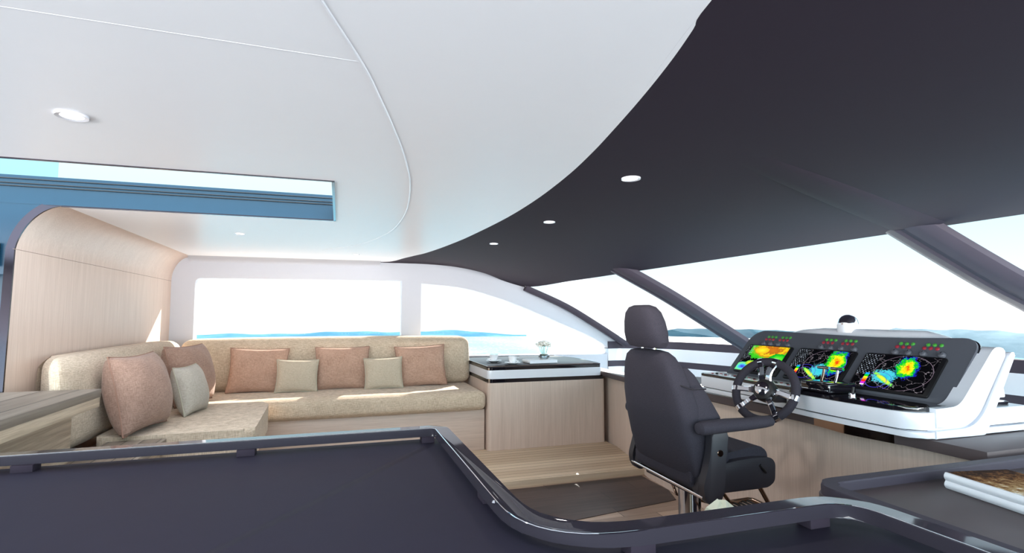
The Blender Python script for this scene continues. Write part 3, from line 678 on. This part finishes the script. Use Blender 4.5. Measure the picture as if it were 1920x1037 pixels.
for i in range(5): bm.faces.new((va[i], va[(i+1) % 5], vb[(i+1) % 5], vb[i]))
build('rear_gusset', bm, WHITE, con)
pan = rounded([(1.655, -.02), (1.655, HL+.012), (2.1, HL-.012), (2.5, HL-.002), (3.045, HL+.012), (3.045, -.02)], [.07, .085, .2, .2, .12, .01], 10)
build('instrument_panel', slab(pan, -.03, .004, .003), PANELG, con)
pan2 = rounded([(1.648, -.026), (1.648, HL+.016), (2.1, HL-.008), (2.5, HL+.002), (3.052, HL+.016), (3.052, -.026)], [.07, .088, .2, .2, .12, .01], 10)
build('panel_edge', slab(pan2, -.04, -.008, .002), GLOSSB, con)
# radar screens
def radar(name, kind):
    t = NT(name); c = t.N('ShaderNodeTexCoord'); uv = c.outputs['UV']; s = t.N('ShaderNodeSeparateXYZ'); t.L(uv, s.inputs[0]); U, V_ = s.outputs[0], s.outputs[1]
    mp = t.N('ShaderNodeMapping'); mp.inputs['Scale'].default_value = (1.35, 1, 1); t.L(uv, mp.inputs[0]); w = mp.outputs[0]
    nz = t.noise(w, 7, 6, .65); nf = t.noise(w, 28, 4, .7)
    def dist(cx, cy, ax, ay, rot=0):
        m = t.N('ShaderNodeMapping'); m.vector_type = 'TEXTURE'; m.inputs['Location'].default_value = (cx, cy, 0); m.inputs['Rotation'].default_value = (0, 0, rot); m.inputs['Scale'].default_value = (ax, ay, 1); t.L(uv, m.inputs[0])
        l = t.N('ShaderNodeVectorMath', operation='LENGTH'); t.L(m.outputs[0], l.inputs[0]); return l.outputs['Value']
    def blob(cx, cy, ax, ay, rot, amt=.9, amt2=.5):
        return t.math('ADD', dist(cx, cy, ax, ay, rot), t.math('ADD', t.math('MULTIPLY', t.math('SUBTRACT', nz, .5), amt), t.math('MULTIPLY', t.math('SUBTRACT', nf, .5), amt2)))
    K = (0, 0, 0, 1); hot = [(0, lin((200, 40, 10))), (.10, lin((235, 90, 10))), (.22, lin((250, 170, 0))), (.42, lin((235, 225, 20))), (.60, lin((20, 205, 30))), (.80, lin((10, 150, 30))), (.86, lin((20, 30, 200))), (1.0, K)]
    vo = t.N('ShaderNodeTexVoronoi', feature='DISTANCE_TO_EDGE'); vo.inputs['Scale'].default_value = 4.2
    wd = t.N('ShaderNodeVectorMath', operation='ADD'); nn = t.N('ShaderNodeTexNoise'); nn.inputs['Scale'].default_value = 9; nn.inputs['Detail'].default_value = 4; t.L(w, nn.inputs['Vector'])
    sc = t.N('ShaderNodeVectorMath', operation='SCALE'); sc.inputs['Scale'].default_value = .22; t.L(nn.outputs['Color'], sc.inputs[0]); t.L(w, wd.inputs[0]); t.L(sc.outputs[0], wd.inputs[1]); t.L(wd.outputs[0], vo.inputs['Vector'])
    lines = t.math('LESS_THAN', vo.outputs['Distance'], .006)
    col = t.mix(t.math('MULTIPLY', lines, .8), K, lin((178, 168, 178)))
    def over(col, d, stops, cut=1.0):
        return t.mix(t.math('LESS_THAN', d, cut), col, t.ramp(d, stops))
    if kind == 0:
        d = blob(.62, .86, .62, .42, .08, .7, .25); col = over(col, d, [(0, lin((190, 110, 20))), (.35, lin((170, 95, 20))), (.5, lin((235, 205, 20))), (.62, lin((200, 120, 20))), (.75, lin((60, 190, 30))), (1, lin((20, 150, 20)))], .95)
        d = blob(.40, .82, .20, .14, 0, .5, .2); col = over(col, d, [(0, lin((250, 225, 40))), (1, lin((225, 160, 20)))], .9)
        d = blob(.88, .52, .22, .22, 0, .6, .3); col = over(col, d, [(0, lin((120, 235, 60))), (.7, lin((20, 180, 30))), (1, lin((10, 140, 30)))], 1)
        d = blob(.15, .14, .22, .18, 0, .35, .5); col = over(col, d, [(0, lin((60, 40, 190))), (.3, lin((70, 120, 220))), (.55, lin((80, 210, 190))), (.8, lin((120, 210, 90))), (1, lin((60, 190, 190)))], 1)
        d = blob(.30, .30, .13, .10, 0, .5, .5); col = over(col, d, [(0, lin((240, 190, 40))), (1, lin((90, 200, 60)))], 1)
    else:
        cx, cy, ax, ay = (.84, .62, .20, .44) if kind == 1 else (.66, .66, .155, .34)
        d = blob(cx-.24, cy-.30, .20, .24, 0, 1.1, 1.6); col = over(col, d, [(0, lin((40, 180, 200))), (.6, lin((70, 190, 205))), (1, lin((30, 110, 130)))], .8)
        d = blob(.46 if kind == 1 else .42, .18 if kind == 1 else .28, .045, .24, .75, .5, 1.2); col = over(col, d, [(0, lin((240, 220, 60))), (.5, lin((200, 220, 60))), (1, lin((60, 210, 90)))], 1)
        d = blob(cx, cy, ax, ay, .12, 1.25, .6); dd = t.math('MULTIPLY', d, .95)
        sh = t.math('ADD', dd, t.math('MULTIPLY', t.math('SUBTRACT', U, cx-.05), .9)); sh = t.math('MAXIMUM', sh, 0.0)
        col = t.mix(t.math('LESS_THAN', d, 1.0), col, t.ramp(sh, hot))
        for r in (.55, .8):
            q = dist(.34, .20, .26, .34); ring = t.math('LESS_THAN', t.math('ABSOLUTE', t.math('SUBTRACT', q, r)), .02); col = t.mix(t.math('MULTIPLY', ring, .7), col, lin((70, 60, 190)))
        q = dist(.62, .5, .42, .56); ring = t.math('LESS_THAN', t.math('ABSOLUTE', t.math('SUBTRACT', q, .9)), .006); col = t.mix(t.math('MULTIPLY', ring, .6), col, lin((160, 140, 160)))
    # rows of small lettering on the left
    br = t.N('ShaderNodeTexBrick'); br.inputs['Scale'].default_value = 1; br.inputs['Mortar Size'].default_value = .012; br.inputs['Brick Width'].default_value = .045; br.inputs['Row Height'].default_value = .052; br.inputs['Color1'].default_value = (1, 1, 1, 1); br.inputs['Color2'].default_value = (0, 0, 0, 1); br.inputs['Mortar'].default_value = K; br.inputs['Bias'].default_value = -.05; t.L(uv, br.inputs['Vector'])
    tn = t.math('GREATER_THAN', t.noise(t.coord((90, 30, 1), 'UV'), 1, 1), .48)
    txt = t.math('MULTIPLY', t.math('MULTIPLY', br.outputs['Color'], tn), t.math('MULTIPLY', t.math('LESS_THAN', U, .22 if kind else .18), t.math('GREATER_THAN', V_, .36 if kind else .45)))
    col = t.mix(txt, t.mix(t.math('LESS_THAN', U, .22 if kind else .10), col, t.mix(t.math('GREATER_THAN', V_, .36 if kind else .45), col, K)), lin((180, 190, 205)))
    if kind:
        inb = t.math('MULTIPLY', t.math('MULTIPLY', t.math('GREATER_THAN', U, .14), t.math('LESS_THAN', U, .20)), t.math('MULTIPLY', t.math('GREATER_THAN', V_, .05), t.math('LESS_THAN', V_, .42)))
        bar = t.ramp(t.math('DIVIDE', t.math('SUBTRACT', V_, .05), .37), [(0, lin((250, 240, 255))), (.08, lin((190, 40, 200))), (.25, lin((220, 40, 20))), (.42, lin((240, 150, 0))), (.55, lin((240, 230, 20))), (.68, lin((20, 190, 40))), (.85, lin((20, 150, 230)))], 'CONSTANT')
        col = t.mix(inb, col, bar)
    t.b.inputs['Base Color'].default_value = (.003, .003, .004, 1); t.b.inputs['Roughness'].default_value = .12
    t.L(col, t.b.inputs['Emission Color']); t.b.inputs['Emission Strength'].default_value = .85; return t.m
for k, (ya, yb) in enumerate(((2.985, 2.645), (2.565, 2.215), (2.135, 1.765))):
    h0, h1 = .022, .232
    o = rounded([(yb-.022, h0-.014), (yb-.022, h1+.006), (ya+.006, h1+.006), (ya+.006, h0-.014)], .012, 5)
    mon = build('monitor', slab(o, .003, .014, .002), BLACK, con)
    bm = BM(); q = [(ya, h0), (yb, h0), (yb, h1), (ya, h1)]; vs = [bm.verts.new(onp(y, h, .0148)) for y, h in q]; f = bm.faces.new(vs)
    ul = bm.loops.layers.uv.new('UVMap')
    for lp, uvc in zip(f.loops, ((0, 0), (1, 0), (1, 1), (0, 1))): lp[ul].uv = uvc
    sc_ = build('radar_picture', bm, radar('radar_display_'+('abc'[k]), k), mon, smooth=False); sc_['label'] = ('orange and green weather radar picture', 'coastline map with a red and yellow storm cell', 'round storm cell over a coastline map')[k]
    wdt = ya-yb
    for j, fx in enumerate((.36, .54, .73, .96) if k else (.30, .47, .66, .88)):
        bm = BM(); lathe(bm, [(0, .016), (.010, .016), (.014, .0135), (.0165, .008), (.017, .004), (.017, .0)], onp(ya-wdt*fx, .258, .004), 20, NR); kb = build('knob', bm, PANELG, con)
        bm = BM(); box(bm, (-.0014, 0, 0), (.0014, .009, .0006)); bm.transform(PF.to_3x3().to_4x4()); bmesh.ops.translate(bm, vec=onp(ya-wdt*fx, .258, .0204), verts=bm.verts); build('pointer', bm, CHROME, kb)
    for gy in ((.36, .72) if k else (.30, .64)):
        for j in range(3):
            yc = ya-wdt*gy-j*.030
            for h, m, nm in ((.318, GREENB, 'green_button'), (.296, REDB, 'red_button')):
                bm = BM(); lathe(bm, [(0, .0075), (.005, .007), (.0088, .0045), (.010, 0)], onp(yc+(.008 if m is REDB else -.002), h, .004), 16, NR); build(nm, bm, m, con)
# small coloured blocks standing in for gauge reflections on the glossy shelf
for i in range(16):
    y = 3.00-.042*i
    if y < 2.36: break
    for j, xx in enumerate((2.375, 2.41)):
        bm = BM(); box(bm, (xx-.006, y-.007, .862), (xx+.006, y+.007, .868), .002); sb = build('gauge_reflection', bm, REDB if (i*2+j) % 3 == 0 else (BLACK if (i+j) % 2 else WHITE), con)
bm = BM(); box(bm, (2.345, 2.33, .8615), (2.50, 3.05, .8635), .001); build('shelf_plate', bm, WHITE, con)
# bronze supports below the overhang
bm = BM(); box(bm, (2.318, 1.68, .692), (2.328, 1.90, .732), .002); bm.free()
bm = BM(); prism(bm, rounded([(2.335, 1.72), (2.298, 1.95), (2.335, 2.20), (2.36, 2.20), (2.36, 1.72)], [.05, .04, .05, 0, 0], 6), .688, .732); build('edge_band', bm, STEELR, counter)['label'] = 'bronze mirror band on the counter edge'
# radar-dome shaped chrome compass on the hood
t = thing('dome_compass', 'chrome dome compass on top of the helm console hood', 'compass', at(1590, 604, 0, 2.86)+Vector((0, 0, -.03)))
bm = BM(); lathe(bm, [(0, .075), (.018, .073), (.036, .063), (.049, .046), (.055, .026), (.055, .016), (0, .016)]); build('dome', bm, CHROME, t, local=True)
bm = BM(); lathe(bm, [(0, -.03), (.058, -.03), (.058, .016), (.05, .019), (0, .019)]); build('base_ring', bm, WHITE, t, local=True)
# ---------------------------------------------------------------- steering wheel
t = thing('steering_wheel', 'black steering wheel with polished chrome spokes in front of the helm console', 'steering wheel', (2.12, 2.28, .86)); wl_ = t
WC = at(1434, 732, 0, 2.12); WN = Vector((-.86, -.30, .40)).normalized(); Rw = .156
OFF[t.name] = WC.copy(); t.location = WC
bm = BM(); torus(bm, WC, Rw, .0215, WN, 64, 16); bm.transform(Matrix.Identity(4)); build('rim', bm, LEATH, wl_)
q = WN.to_track_quat('Z', 'Y').to_matrix()
def wp(a, r, d=0): return WC+q@Vector((math.cos(a)*r, math.sin(a)*r, d))
bm = BM(); lathe(bm, [(0, .030), (.030, .030), (.052, .022), (.060, .004), (.056, -.030), (.04, -.05), (0, -.05)], WC, 32, WN); build('hub', bm, BLACK, wl_)
bm = BM(); lathe(bm, [(0, .040), (.026, .0385), (.035, .035), (.037, .026), (0, .026)], WC, 28, WN); build('hub_badge', bm, CHROME, wl_)
upq = q.transposed()@Vector((0, 0, 1)); ua = math.atan2(upq.y, upq.x)
rq = q.transposed()@Vector((0, -1, 0)); sg = 1 if (rq.x*math.cos(ua+PI/2)+rq.y*math.sin(ua+PI/2)) > 0 else -1
for da in (-.30, .22, 1.72, 2.55, -2.35, -1.62):
    a = ua+sg*da; bm = BM()
    P = [wp(a, .045, .004), wp(a+.03, .085, .016), wp(a, .125, .012), wp(a-.02, Rw, .010)]
    tt = q@Vector((-math.sin(a), math.cos(a), 0)); rows = []
    for p_, w_ in zip(bez(P, 4), [.020-.006*math.sin(PI*k/12) for k in range(13)]):
        rows.append([p_-tt*w_+WN*0, p_-tt*w_*.7+WN*.007, p_+tt*w_*.7+WN*.007, p_+tt*w_, p_-WN*.006+tt*w_*.6, p_-WN*.006-tt*w_*.6, p_-tt*w_])
    grid(bm, rows); build('spoke', bm, CHROME, wl_)
    bm = BM(); d_ = .075; torus(bm, WC, Rw, .0232, WN, 4, 14, a-d_, a+d_); build('rim_clamp', bm, CHROME, wl_)
for da in (-.22, .14):
    a = ua+sg*da; bm = BM(); box(bm, (-.011, -.022, 0), (.011, .022, .010), .003); m3 = Matrix((q@Vector((-math.sin(a), math.cos(a), 0)), q@Vector((math.cos(a), math.sin(a), 0)), WN)).transposed(); bm.transform(m3.to_4x4()); bmesh.ops.translate(bm, vec=wp(a, .098, .018), verts=bm.verts); build('control_pad', bm, PANELG, wl_)
bm = BM(); tube(bm, [WC-WN*.03, WC-WN*.12, Vector((2.36, 2.37, .80))], .03, 16, rs=[.032, .026, .03]); build('column', bm, SIDEP, wl_)
# ---------------------------------------------------------------- throttle
tc = at(1545, 735, 0, 2.34)
t = thing('throttle_control', 'glossy black twin-lever throttle with chrome handles between the two right screens', 'throttle', (2.36, tc.y, .862)); th = t
yc = tc.y+.02
bm = BM(); box(bm, (2.30, yc-.085, .862), (2.48, yc+.085, .912), .008, 3); build('housing', bm, GLOSSB, th)
bm = BM(); box(bm, (2.298, yc-.078, .874), (2.482, yc+.078, .879), .002); build('chrome_band', bm, CHROME, th)
for s in (-.045, .035):
    bm = BM(); tube(bm, [(2.38, yc+s, .895), (2.40, yc+s, .940), (2.41, yc+s, .975)], .007, 10); lv = build('lever', bm, STEELR if s > 0 else CHROME, th)
    bm = BM(); tube(bm, [(2.405, yc+s-.034, .978), (2.405, yc+s+.034, .978)], .008, 12); build('grip', bm, CHROME, lv)
tk = at(1598, 738, 2, .875); bm = BM(); lathe(bm, [(0, .018), (.012, .017), (.016, .010), (.016, 0)], (tk.x, tk.y, .862), 18); build('joystick_base', bm, CHROME, th)
bm = BM(); tube(bm, [(tk.x, tk.y, .87), (tk.x+.01, tk.y, .905)], .006, 10); build('joystick', bm, BLACK, th)
# black lens trim at the counter end below the console
# ================================================================ HELM CHAIR
CX, CY = 1.60, 2.23
t = thing('helm_chair', 'charcoal black upholstered helm chair on a chrome pedestal facing the console', 'chair', (CX, CY, ZF)); ch = t
def chairpart(name, bm, m, parent=ch): return build(name, bm, m, parent)
def lean(z): return -.21*(z-.52)          # recline of the back towards the stern
def loftY(bm, secs, seg=24, ex=3.2):
    """closed loft: each section (z, x centre, y centre, half depth, half width), superellipse outline"""
    rings = []
    for z, xc, yc_, hx, hy in secs:
        r = []
        for k in range(seg):
            a = 2*PI*k/seg; c, s = math.cos(a), math.sin(a)
            r.append(bm.verts.new((xc+math.copysign(abs(c)**(2/ex), c)*hx, yc_+math.copysign(abs(s)**(2/ex), s)*hy, z)))
        rings.append(r)
    for A_, B_ in zip(rings, rings[1:]):
        for k in range(seg): bm.faces.new((A_[k], A_[(k+1) % seg], B_[(k+1) % seg], B_[k]))
    bm.faces.new(rings[0]); bm.faces.new(rings[-1])
# headrest
bm = BM(); hc = 1.40
loftY(bm, [(1.098, hc+.0, CY, .025, .085), (1.103, hc, CY, .045, .125), (1.125, hc-.004, CY, .058, .142), (1.17, hc-.010, CY, .062, .141), (1.22, hc-.016, CY, .060, .131), (1.262, hc-.022, CY, .054, .113), (1.288, hc-.026, CY, .040, .088), (1.298, hc-.028, CY, .020, .055)], 32, 2.9); chairpart('headrest', bm, LEATH)
bm = BM()
for s in (-.05, .05): tube(bm, [(hc+.005, CY+s, 1.04), (hc+.005, CY+s, 1.12)], .008, 8)
chairpart('headrest_post', bm, CHROME)
# backrest: rear shell and side bolsters
bm = BM(); S = []
for z, hw, hd, dx in [(.50, .20, .03, .02), (.515, .235, .050, .02), (.56, .250, .062, .0), (.66, .255, .070, .0), (.78, .252, .072, 0), (.88, .238, .068, 0), (.96, .215, .062, 0), (1.02, .190, .056, 0), (1.06, .165, .048, 0), (1.082, .135, .032, 0), (1.090, .09, .015, 0)]:
    S.append((z, 1.525+lean(z)+dx, CY, hd, hw))
loftY(bm, S, 36, 4.2); chairpart('backrest', bm, LEATH)
for s in (-1, 1):
    bm = BM(); S = []
    for z, w, d in [(.54, .03, .06), (.57, .045, .085), (.68, .050, .095), (.80, .048, .088), (.90, .040, .066), (.98, .03, .040), (1.01, .015, .02)]:
        S.append((z, 1.575+lean(z)+.02, CY+s*(.205-.06*max(0, (z-.8)/.2)), d, w))
    loftY(bm, S, 20, 2.6); chairpart('side_bolster', bm, LEATH)
bm = BM(); tube(bm, [(1.455+lean(.9), CY-.15, .97), (1.53+lean(.88), CY-.255, .93), (1.60+lean(.88), CY-.258, .93)], .004, 6); chairpart('seam', bm, SIDEP)
# seat cushion and side shields
def seatshape(y0, y1, grow=0):
    o = rounded([(1.46, .50), (1.46, .60), (1.60, .632), (1.83, .662), (1.872, .63), (1.88, .53), (1.855, .505)], [.03, .03, .05, .04, .02, .03, .02], 6)
    bm = BM(); prism(bm, o, y0, y1, .018, 4, axis=1); return bm
chairpart('seat', seatshape(CY-.225, CY+.225), LEATH)
for s in (-1, 1):
    y = CY+s*.235
    o = rounded([(1.47, .488), (1.49, .585), (1.66, .612), (1.78, .618), (1.868, .610), (1.888, .585), (1.883, .505), (1.845, .482)], [.02, .03, .05, .05, .03, .015, .02, .02], 6)
    bm = BM(); prism(bm, o, y-.022, y+.022, .008, 3, axis=1); sh_ = chairpart('side_shield', bm, SIDEP)
    bm = BM(); yy = y+s*.024; tube(bm, [(1.80, yy, .585), (1.815, yy+s*.004, .565), (1.832, yy, .55)], .006, 8); build('adjust_lever', bm, BLACK, sh_)
    # armrest bracket: from the lower hinge up to the arm pad
    o = rounded([(1.475, .47), (1.465, .53), (1.505, .66), (1.515, .755), (1.60, .755), (1.585, .66), (1.575, .55), (1.565, .47), (1.52, .445)], [.02, .02, .05, .02, .02, .05, .03, .03, .02], 5)
    bm = BM(); yb_ = CY+s*.285; prism(bm, o, yb_-.020, yb_+.020, .008, 3, axis=1); br_ = chairpart('armrest_bracket', bm, SIDEP)
    bm = BM(); lathe(bm, [(0, .003), (.013, .003), (.015, 0)], (1.553, yb_+s*.020, .665), 16, (0, s, 0)); build('bolt_cap', bm, STEELR, br_)
    bm = BM(); P = [(1.455, .768, .020), (1.462, .770, .030), (1.49, .772, .035), (1.60, .776, .034), (1.72, .776, .031), (1.80, .780, .030), (1.832, .781, .026), (1.845, .781, .014)]
    rings = []
    for x, z, r in P:
        rings.append([bm.verts.new((x, CY+s*.290+r*1.15*math.cos(2*PI*k/18), z+r*.85*math.sin(2*PI*k/18))) for k in range(18)])
    for A_, B_ in zip(rings, rings[1:]):
        for k in range(18): bm.faces.new((A_[k], A_[(k+1) % 18], B_[(k+1) % 18], B_[k]))
    bm.faces.new(rings[0]); bm.faces.new(rings[-1]); chairpart('armrest', bm, LEATH)
bm = BM(); tube(bm, [(1.478, CY-.285, .482), (1.478, CY+.285, .492)], .008, 10); chairpart('rear_crossbar', bm, CHROME)
bm = BM(); box(bm, (1.50, CY-.20, .455), (1.86, CY+.20, .50), .01); chairpart('seat_frame', bm, SIDEP)
bm = BM(); lathe(bm, [(0, 0), (.20, 0), (.20, .012), (.16, .022), (.065, .03), (.052, .04), (.052, .52), (0, .52)], (1.615, CY, ZF), 36); chairpart('pedestal', bm, CHROME)
# footrest
bm = BM()
for s in (-1, 1): tube(bm, [(1.84, CY+s*.19, .49), (1.91, CY+s*.19, .375), (2.0, CY+s*.19, .26), (2.06, CY+s*.18, .25)], .010, 10)
for s in (-1, 1): tube(bm, [(1.60, CY+s*.16, .47), (1.66, CY+s*.17, .34), (1.93, CY+s*.19, .25)], .008, 10)
tube(bm, [(1.90, CY-.18, .25), (1.92, CY-.20, .25), (2.13, CY-.20, .255), (2.15, CY-.18, .255), (2.15, CY+.18, .255), (2.13, CY+.20, .255), (1.92, CY+.20, .25), (1.90, CY+.18, .25), (1.90, CY-.18, .25)], .012, 10)
fr = chairpart('footrest_frame', bm, STEELR)
bm = BM()
for k in range(7): tube(bm, [(1.93+.031*k, CY-.195, .253), (1.93+.031*k, CY+.195, .253)], .006, 8)
build('footrest_slats', bm, BLACK, fr)
# pale crumpled bag behind the rail
bm = BM(); random.seed(4); secs = [(ZF, .095), (.12, .10), (.30, .095), (.43, .085), (.50, .06), (.535, .014)]; rings = []
for z, r in secs:
    rings.append([bm.verts.new((1.42+r*math.cos(2*PI*k/9)*random.uniform(.8, 1.2), 1.76+r*1.1*math.sin(2*PI*k/9)*random.uniform(.8, 1.2), z+(random.uniform(-.012, .012) if z > ZF else 0))) for k in range(9)])
for A_, B_ in zip(rings, rings[1:]):
    for k in range(9): bm.faces.new((A_[k], A_[(k+1) % 9], B_[(k+1) % 9])); bm.faces.new((A_[k], B_[(k+1) % 9], B_[k]))
bm.faces.new(rings[0]); bm.faces.new(rings[-1])
tag(build('crumpled_bag', bm, BAGM, smooth=False), 'pale cream crumpled translucent bag on the floor beside the chair pedestal', 'bag')
# ================================================================ OUTSIDE
DECK = plain('white_exterior_deck', (238, 238, 236), .6, var=.02)
bm = BM(); prism(bm, [(-4.2, 6.14), (3.4, 6.14), (4.7, 5.6), (4.7, 1.2), (9.0, 1.2), (8.0, 5.5), (5.5, 8.2), (-4.2, 8.4)], .18, .26)
struct(build('floor', bm, DECK), 'white side deck and foredeck outside the windows, below the sill')
bm = BM(); box(bm, (-5, -5, ZF-.16), (5, -.6, ZF-.06)); struct(build('floor', bm, DECK), 'pale open deck behind the viewpoint')
bm = BM(); box(bm, (-6, -.6, ZF-.16), (-3.2, 6.1, ZF-.06)); struct(build('floor', bm, DECK), 'pale open aft deck beyond the bulkhead')
# sea, with low headlands beyond
ZS = -9.0; H = EYE-ZS
sea = NT('cyan_sparkling_water'); v_ = sea.coord((1, 1, 1)); n1 = sea.noise(v_, .9, 6, .7); n2 = sea.noise(v_, .035, 4)
sea.L(sea.ramp(sea.math('ADD', sea.math('MULTIPLY', n1, .7), sea.math('MULTIPLY', n2, .3)), [(.40, lin((52, 122, 146))), (.50, lin((78, 146, 166))), (.62, lin((160, 196, 206)))]), sea.b.inputs['Base Color'])
sea.b.inputs['Roughness'].default_value = .35; sea.b.inputs['Specular IOR Level'].default_value = .2
def azp(deg, d, z): a = math.radians(deg); return Vector((math.sin(a)*d, math.cos(a)*d, z))   # azimuth from +Y towards +X
shore = [(-180, 250), (-60, 250), (-30, 250), (-14, 251), (0, 255), (14, 258), (25, 262), (34, 268), (42, 258), (52, 222), (57, 195), (62, 172), (70, 160), (110, 250), (180, 250)]
def shr(az):
    for (a, d), (b, e) in zip(shore, shore[1:]):
        if a <= az <= b: return d+(e-d)*(az-a)/(b-a)
    return 250
bm = BM(); rim = [bm.verts.new((3, -40, ZS)), bm.verts.new((-12, -4, ZS))]+[bm.verts.new(azp(a, shr(a)+2, ZS)) for a in range(-75, 112, 3)]; bm.faces.new(rim); bmesh.ops.triangulate(bm, faces=bm.faces[:])
o = tag(build('sea', bm, sea.m, smooth=False), 'bright cyan sparkling sea outside the windows', 'sea'); o['kind'] = 'stuff'
def hill(name, a0, a1, hf, col, label, d_=0):
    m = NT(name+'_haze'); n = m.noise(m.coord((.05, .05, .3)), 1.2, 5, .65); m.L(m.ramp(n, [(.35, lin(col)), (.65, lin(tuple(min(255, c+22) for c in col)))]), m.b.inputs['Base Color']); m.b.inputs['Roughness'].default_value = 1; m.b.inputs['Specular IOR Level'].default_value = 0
    bm = BM(); N = 120; rows = [[], [], [], []]
    for k in range(N+1):
        s = k/N; az = a0+(a1-a0)*s; d = shr(az)+d_; h = hf(s)
        rows[0].append(azp(az, d, ZS-.1)); rows[1].append(azp(az, d+4, ZS+h*.6)); rows[2].append(azp(az, d+12, ZS+h)); rows[3].append(azp(az, d+26, ZS-.1))
    grid(bm, rows); o = tag(build(name, bm, m.m), label, 'hills'); return o
def env(s, a=.06, b=.06): return min(1, s/a)*min(1, (1-s)/b)
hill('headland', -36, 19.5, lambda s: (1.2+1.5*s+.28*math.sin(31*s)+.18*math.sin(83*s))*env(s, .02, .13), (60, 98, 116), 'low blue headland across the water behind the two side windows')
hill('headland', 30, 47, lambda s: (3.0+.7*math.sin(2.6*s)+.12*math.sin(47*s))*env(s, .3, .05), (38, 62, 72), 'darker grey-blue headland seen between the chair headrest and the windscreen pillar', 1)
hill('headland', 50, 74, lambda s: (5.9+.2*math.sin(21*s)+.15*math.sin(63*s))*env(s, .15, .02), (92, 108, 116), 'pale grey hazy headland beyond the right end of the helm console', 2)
# ================================================================ LIGHT
wd = bpy.data.worlds.new('hazy_sky'); bpy.context.scene.world = wd; wd.use_nodes = True; nt = wd.node_tree; nt.nodes.clear()
co = nt.nodes.new('ShaderNodeTexCoord'); sx = nt.nodes.new('ShaderNodeSeparateXYZ'); nt.links.new(co.outputs['Generated'], sx.inputs[0])
mr = nt.nodes.new('ShaderNodeMapRange'); mr.inputs['From Min'].default_value = -.1; mr.inputs['From Max'].default_value = .4; nt.links.new(sx.outputs[2], mr.inputs[0])
rp = nt.nodes.new('ShaderNodeValToRGB'); nt.links.new(mr.outputs[0], rp.inputs[0]); e = rp.color_ramp.elements
st = [(0, (1, 1, 1, 1)), (.22, (1, 1, 1, 1)), (.34, (.72, .93, .99, 1)), (.50, (.58, .86, .95, 1)), (1, (.80, .90, 1.0, 1))]
while len(e) < len(st): e.new(.5)
for k, (p_, c_) in enumerate(st): e[k].position = p_; e[k].color = c_
# the sky is made brighter behind the boat, as added fill for the cabin
mx = nt.nodes.new('ShaderNodeMapRange'); mx.inputs['From Min'].default_value = -.35; mx.inputs['From Max'].default_value = .75; mx.inputs['To Min'].default_value = .86; mx.inputs['To Max'].default_value = 13.0
dt = nt.nodes.new('ShaderNodeVectorMath'); dt.operation = 'DOT_PRODUCT'; dt.inputs[1].default_value = (-.25, -.97, 0); nt.links.new(co.outputs['Generated'], dt.inputs[0]); nt.links.new(dt.outputs['Value'], mx.inputs[0])
bg = nt.nodes.new('ShaderNodeBackground'); nt.links.new(rp.outputs[0], bg.inputs[0]); hz_ = nt.nodes.new('ShaderNodeMapRange'); hz_.inputs['From Min'].default_value = -.01; hz_.inputs['From Max'].default_value = .06; hz_.inputs['To Min'].default_value = 10.5; hz_.inputs['To Max'].default_value = 4.2
nt.links.new(sx.outputs[2], hz_.inputs[0]); nt.links.new(hz_.outputs[0], mx.inputs['To Max']); nt.links.new(mx.outputs[0], bg.inputs[1]); ow = nt.nodes.new('ShaderNodeOutputWorld'); nt.links.new(bg.outputs[0], ow.inputs[0])
sd = bpy.data.lights.new('sun', 'SUN'); sd.energy = 9.0; sd.angle = .006; sd.color = (1, .93, .82); so = bpy.data.objects.new('sun', sd); C.objects.link(so)
so.rotation_euler = Vector((-1, -1.3, -1.0)).to_track_quat('-Z', 'Y').to_euler(); so.location = (6, 8, 8)
sc = bpy.context.scene; sc.view_settings.view_transform = 'Standard'; sc.view_settings.look = 'None'; sc.view_settings.exposure = 0.72; sc.view_settings.gamma = 1
sc.cycles.max_bounces = 14; sc.cycles.diffuse_bounces = 8; sc.cycles.transparent_max_bounces = 24
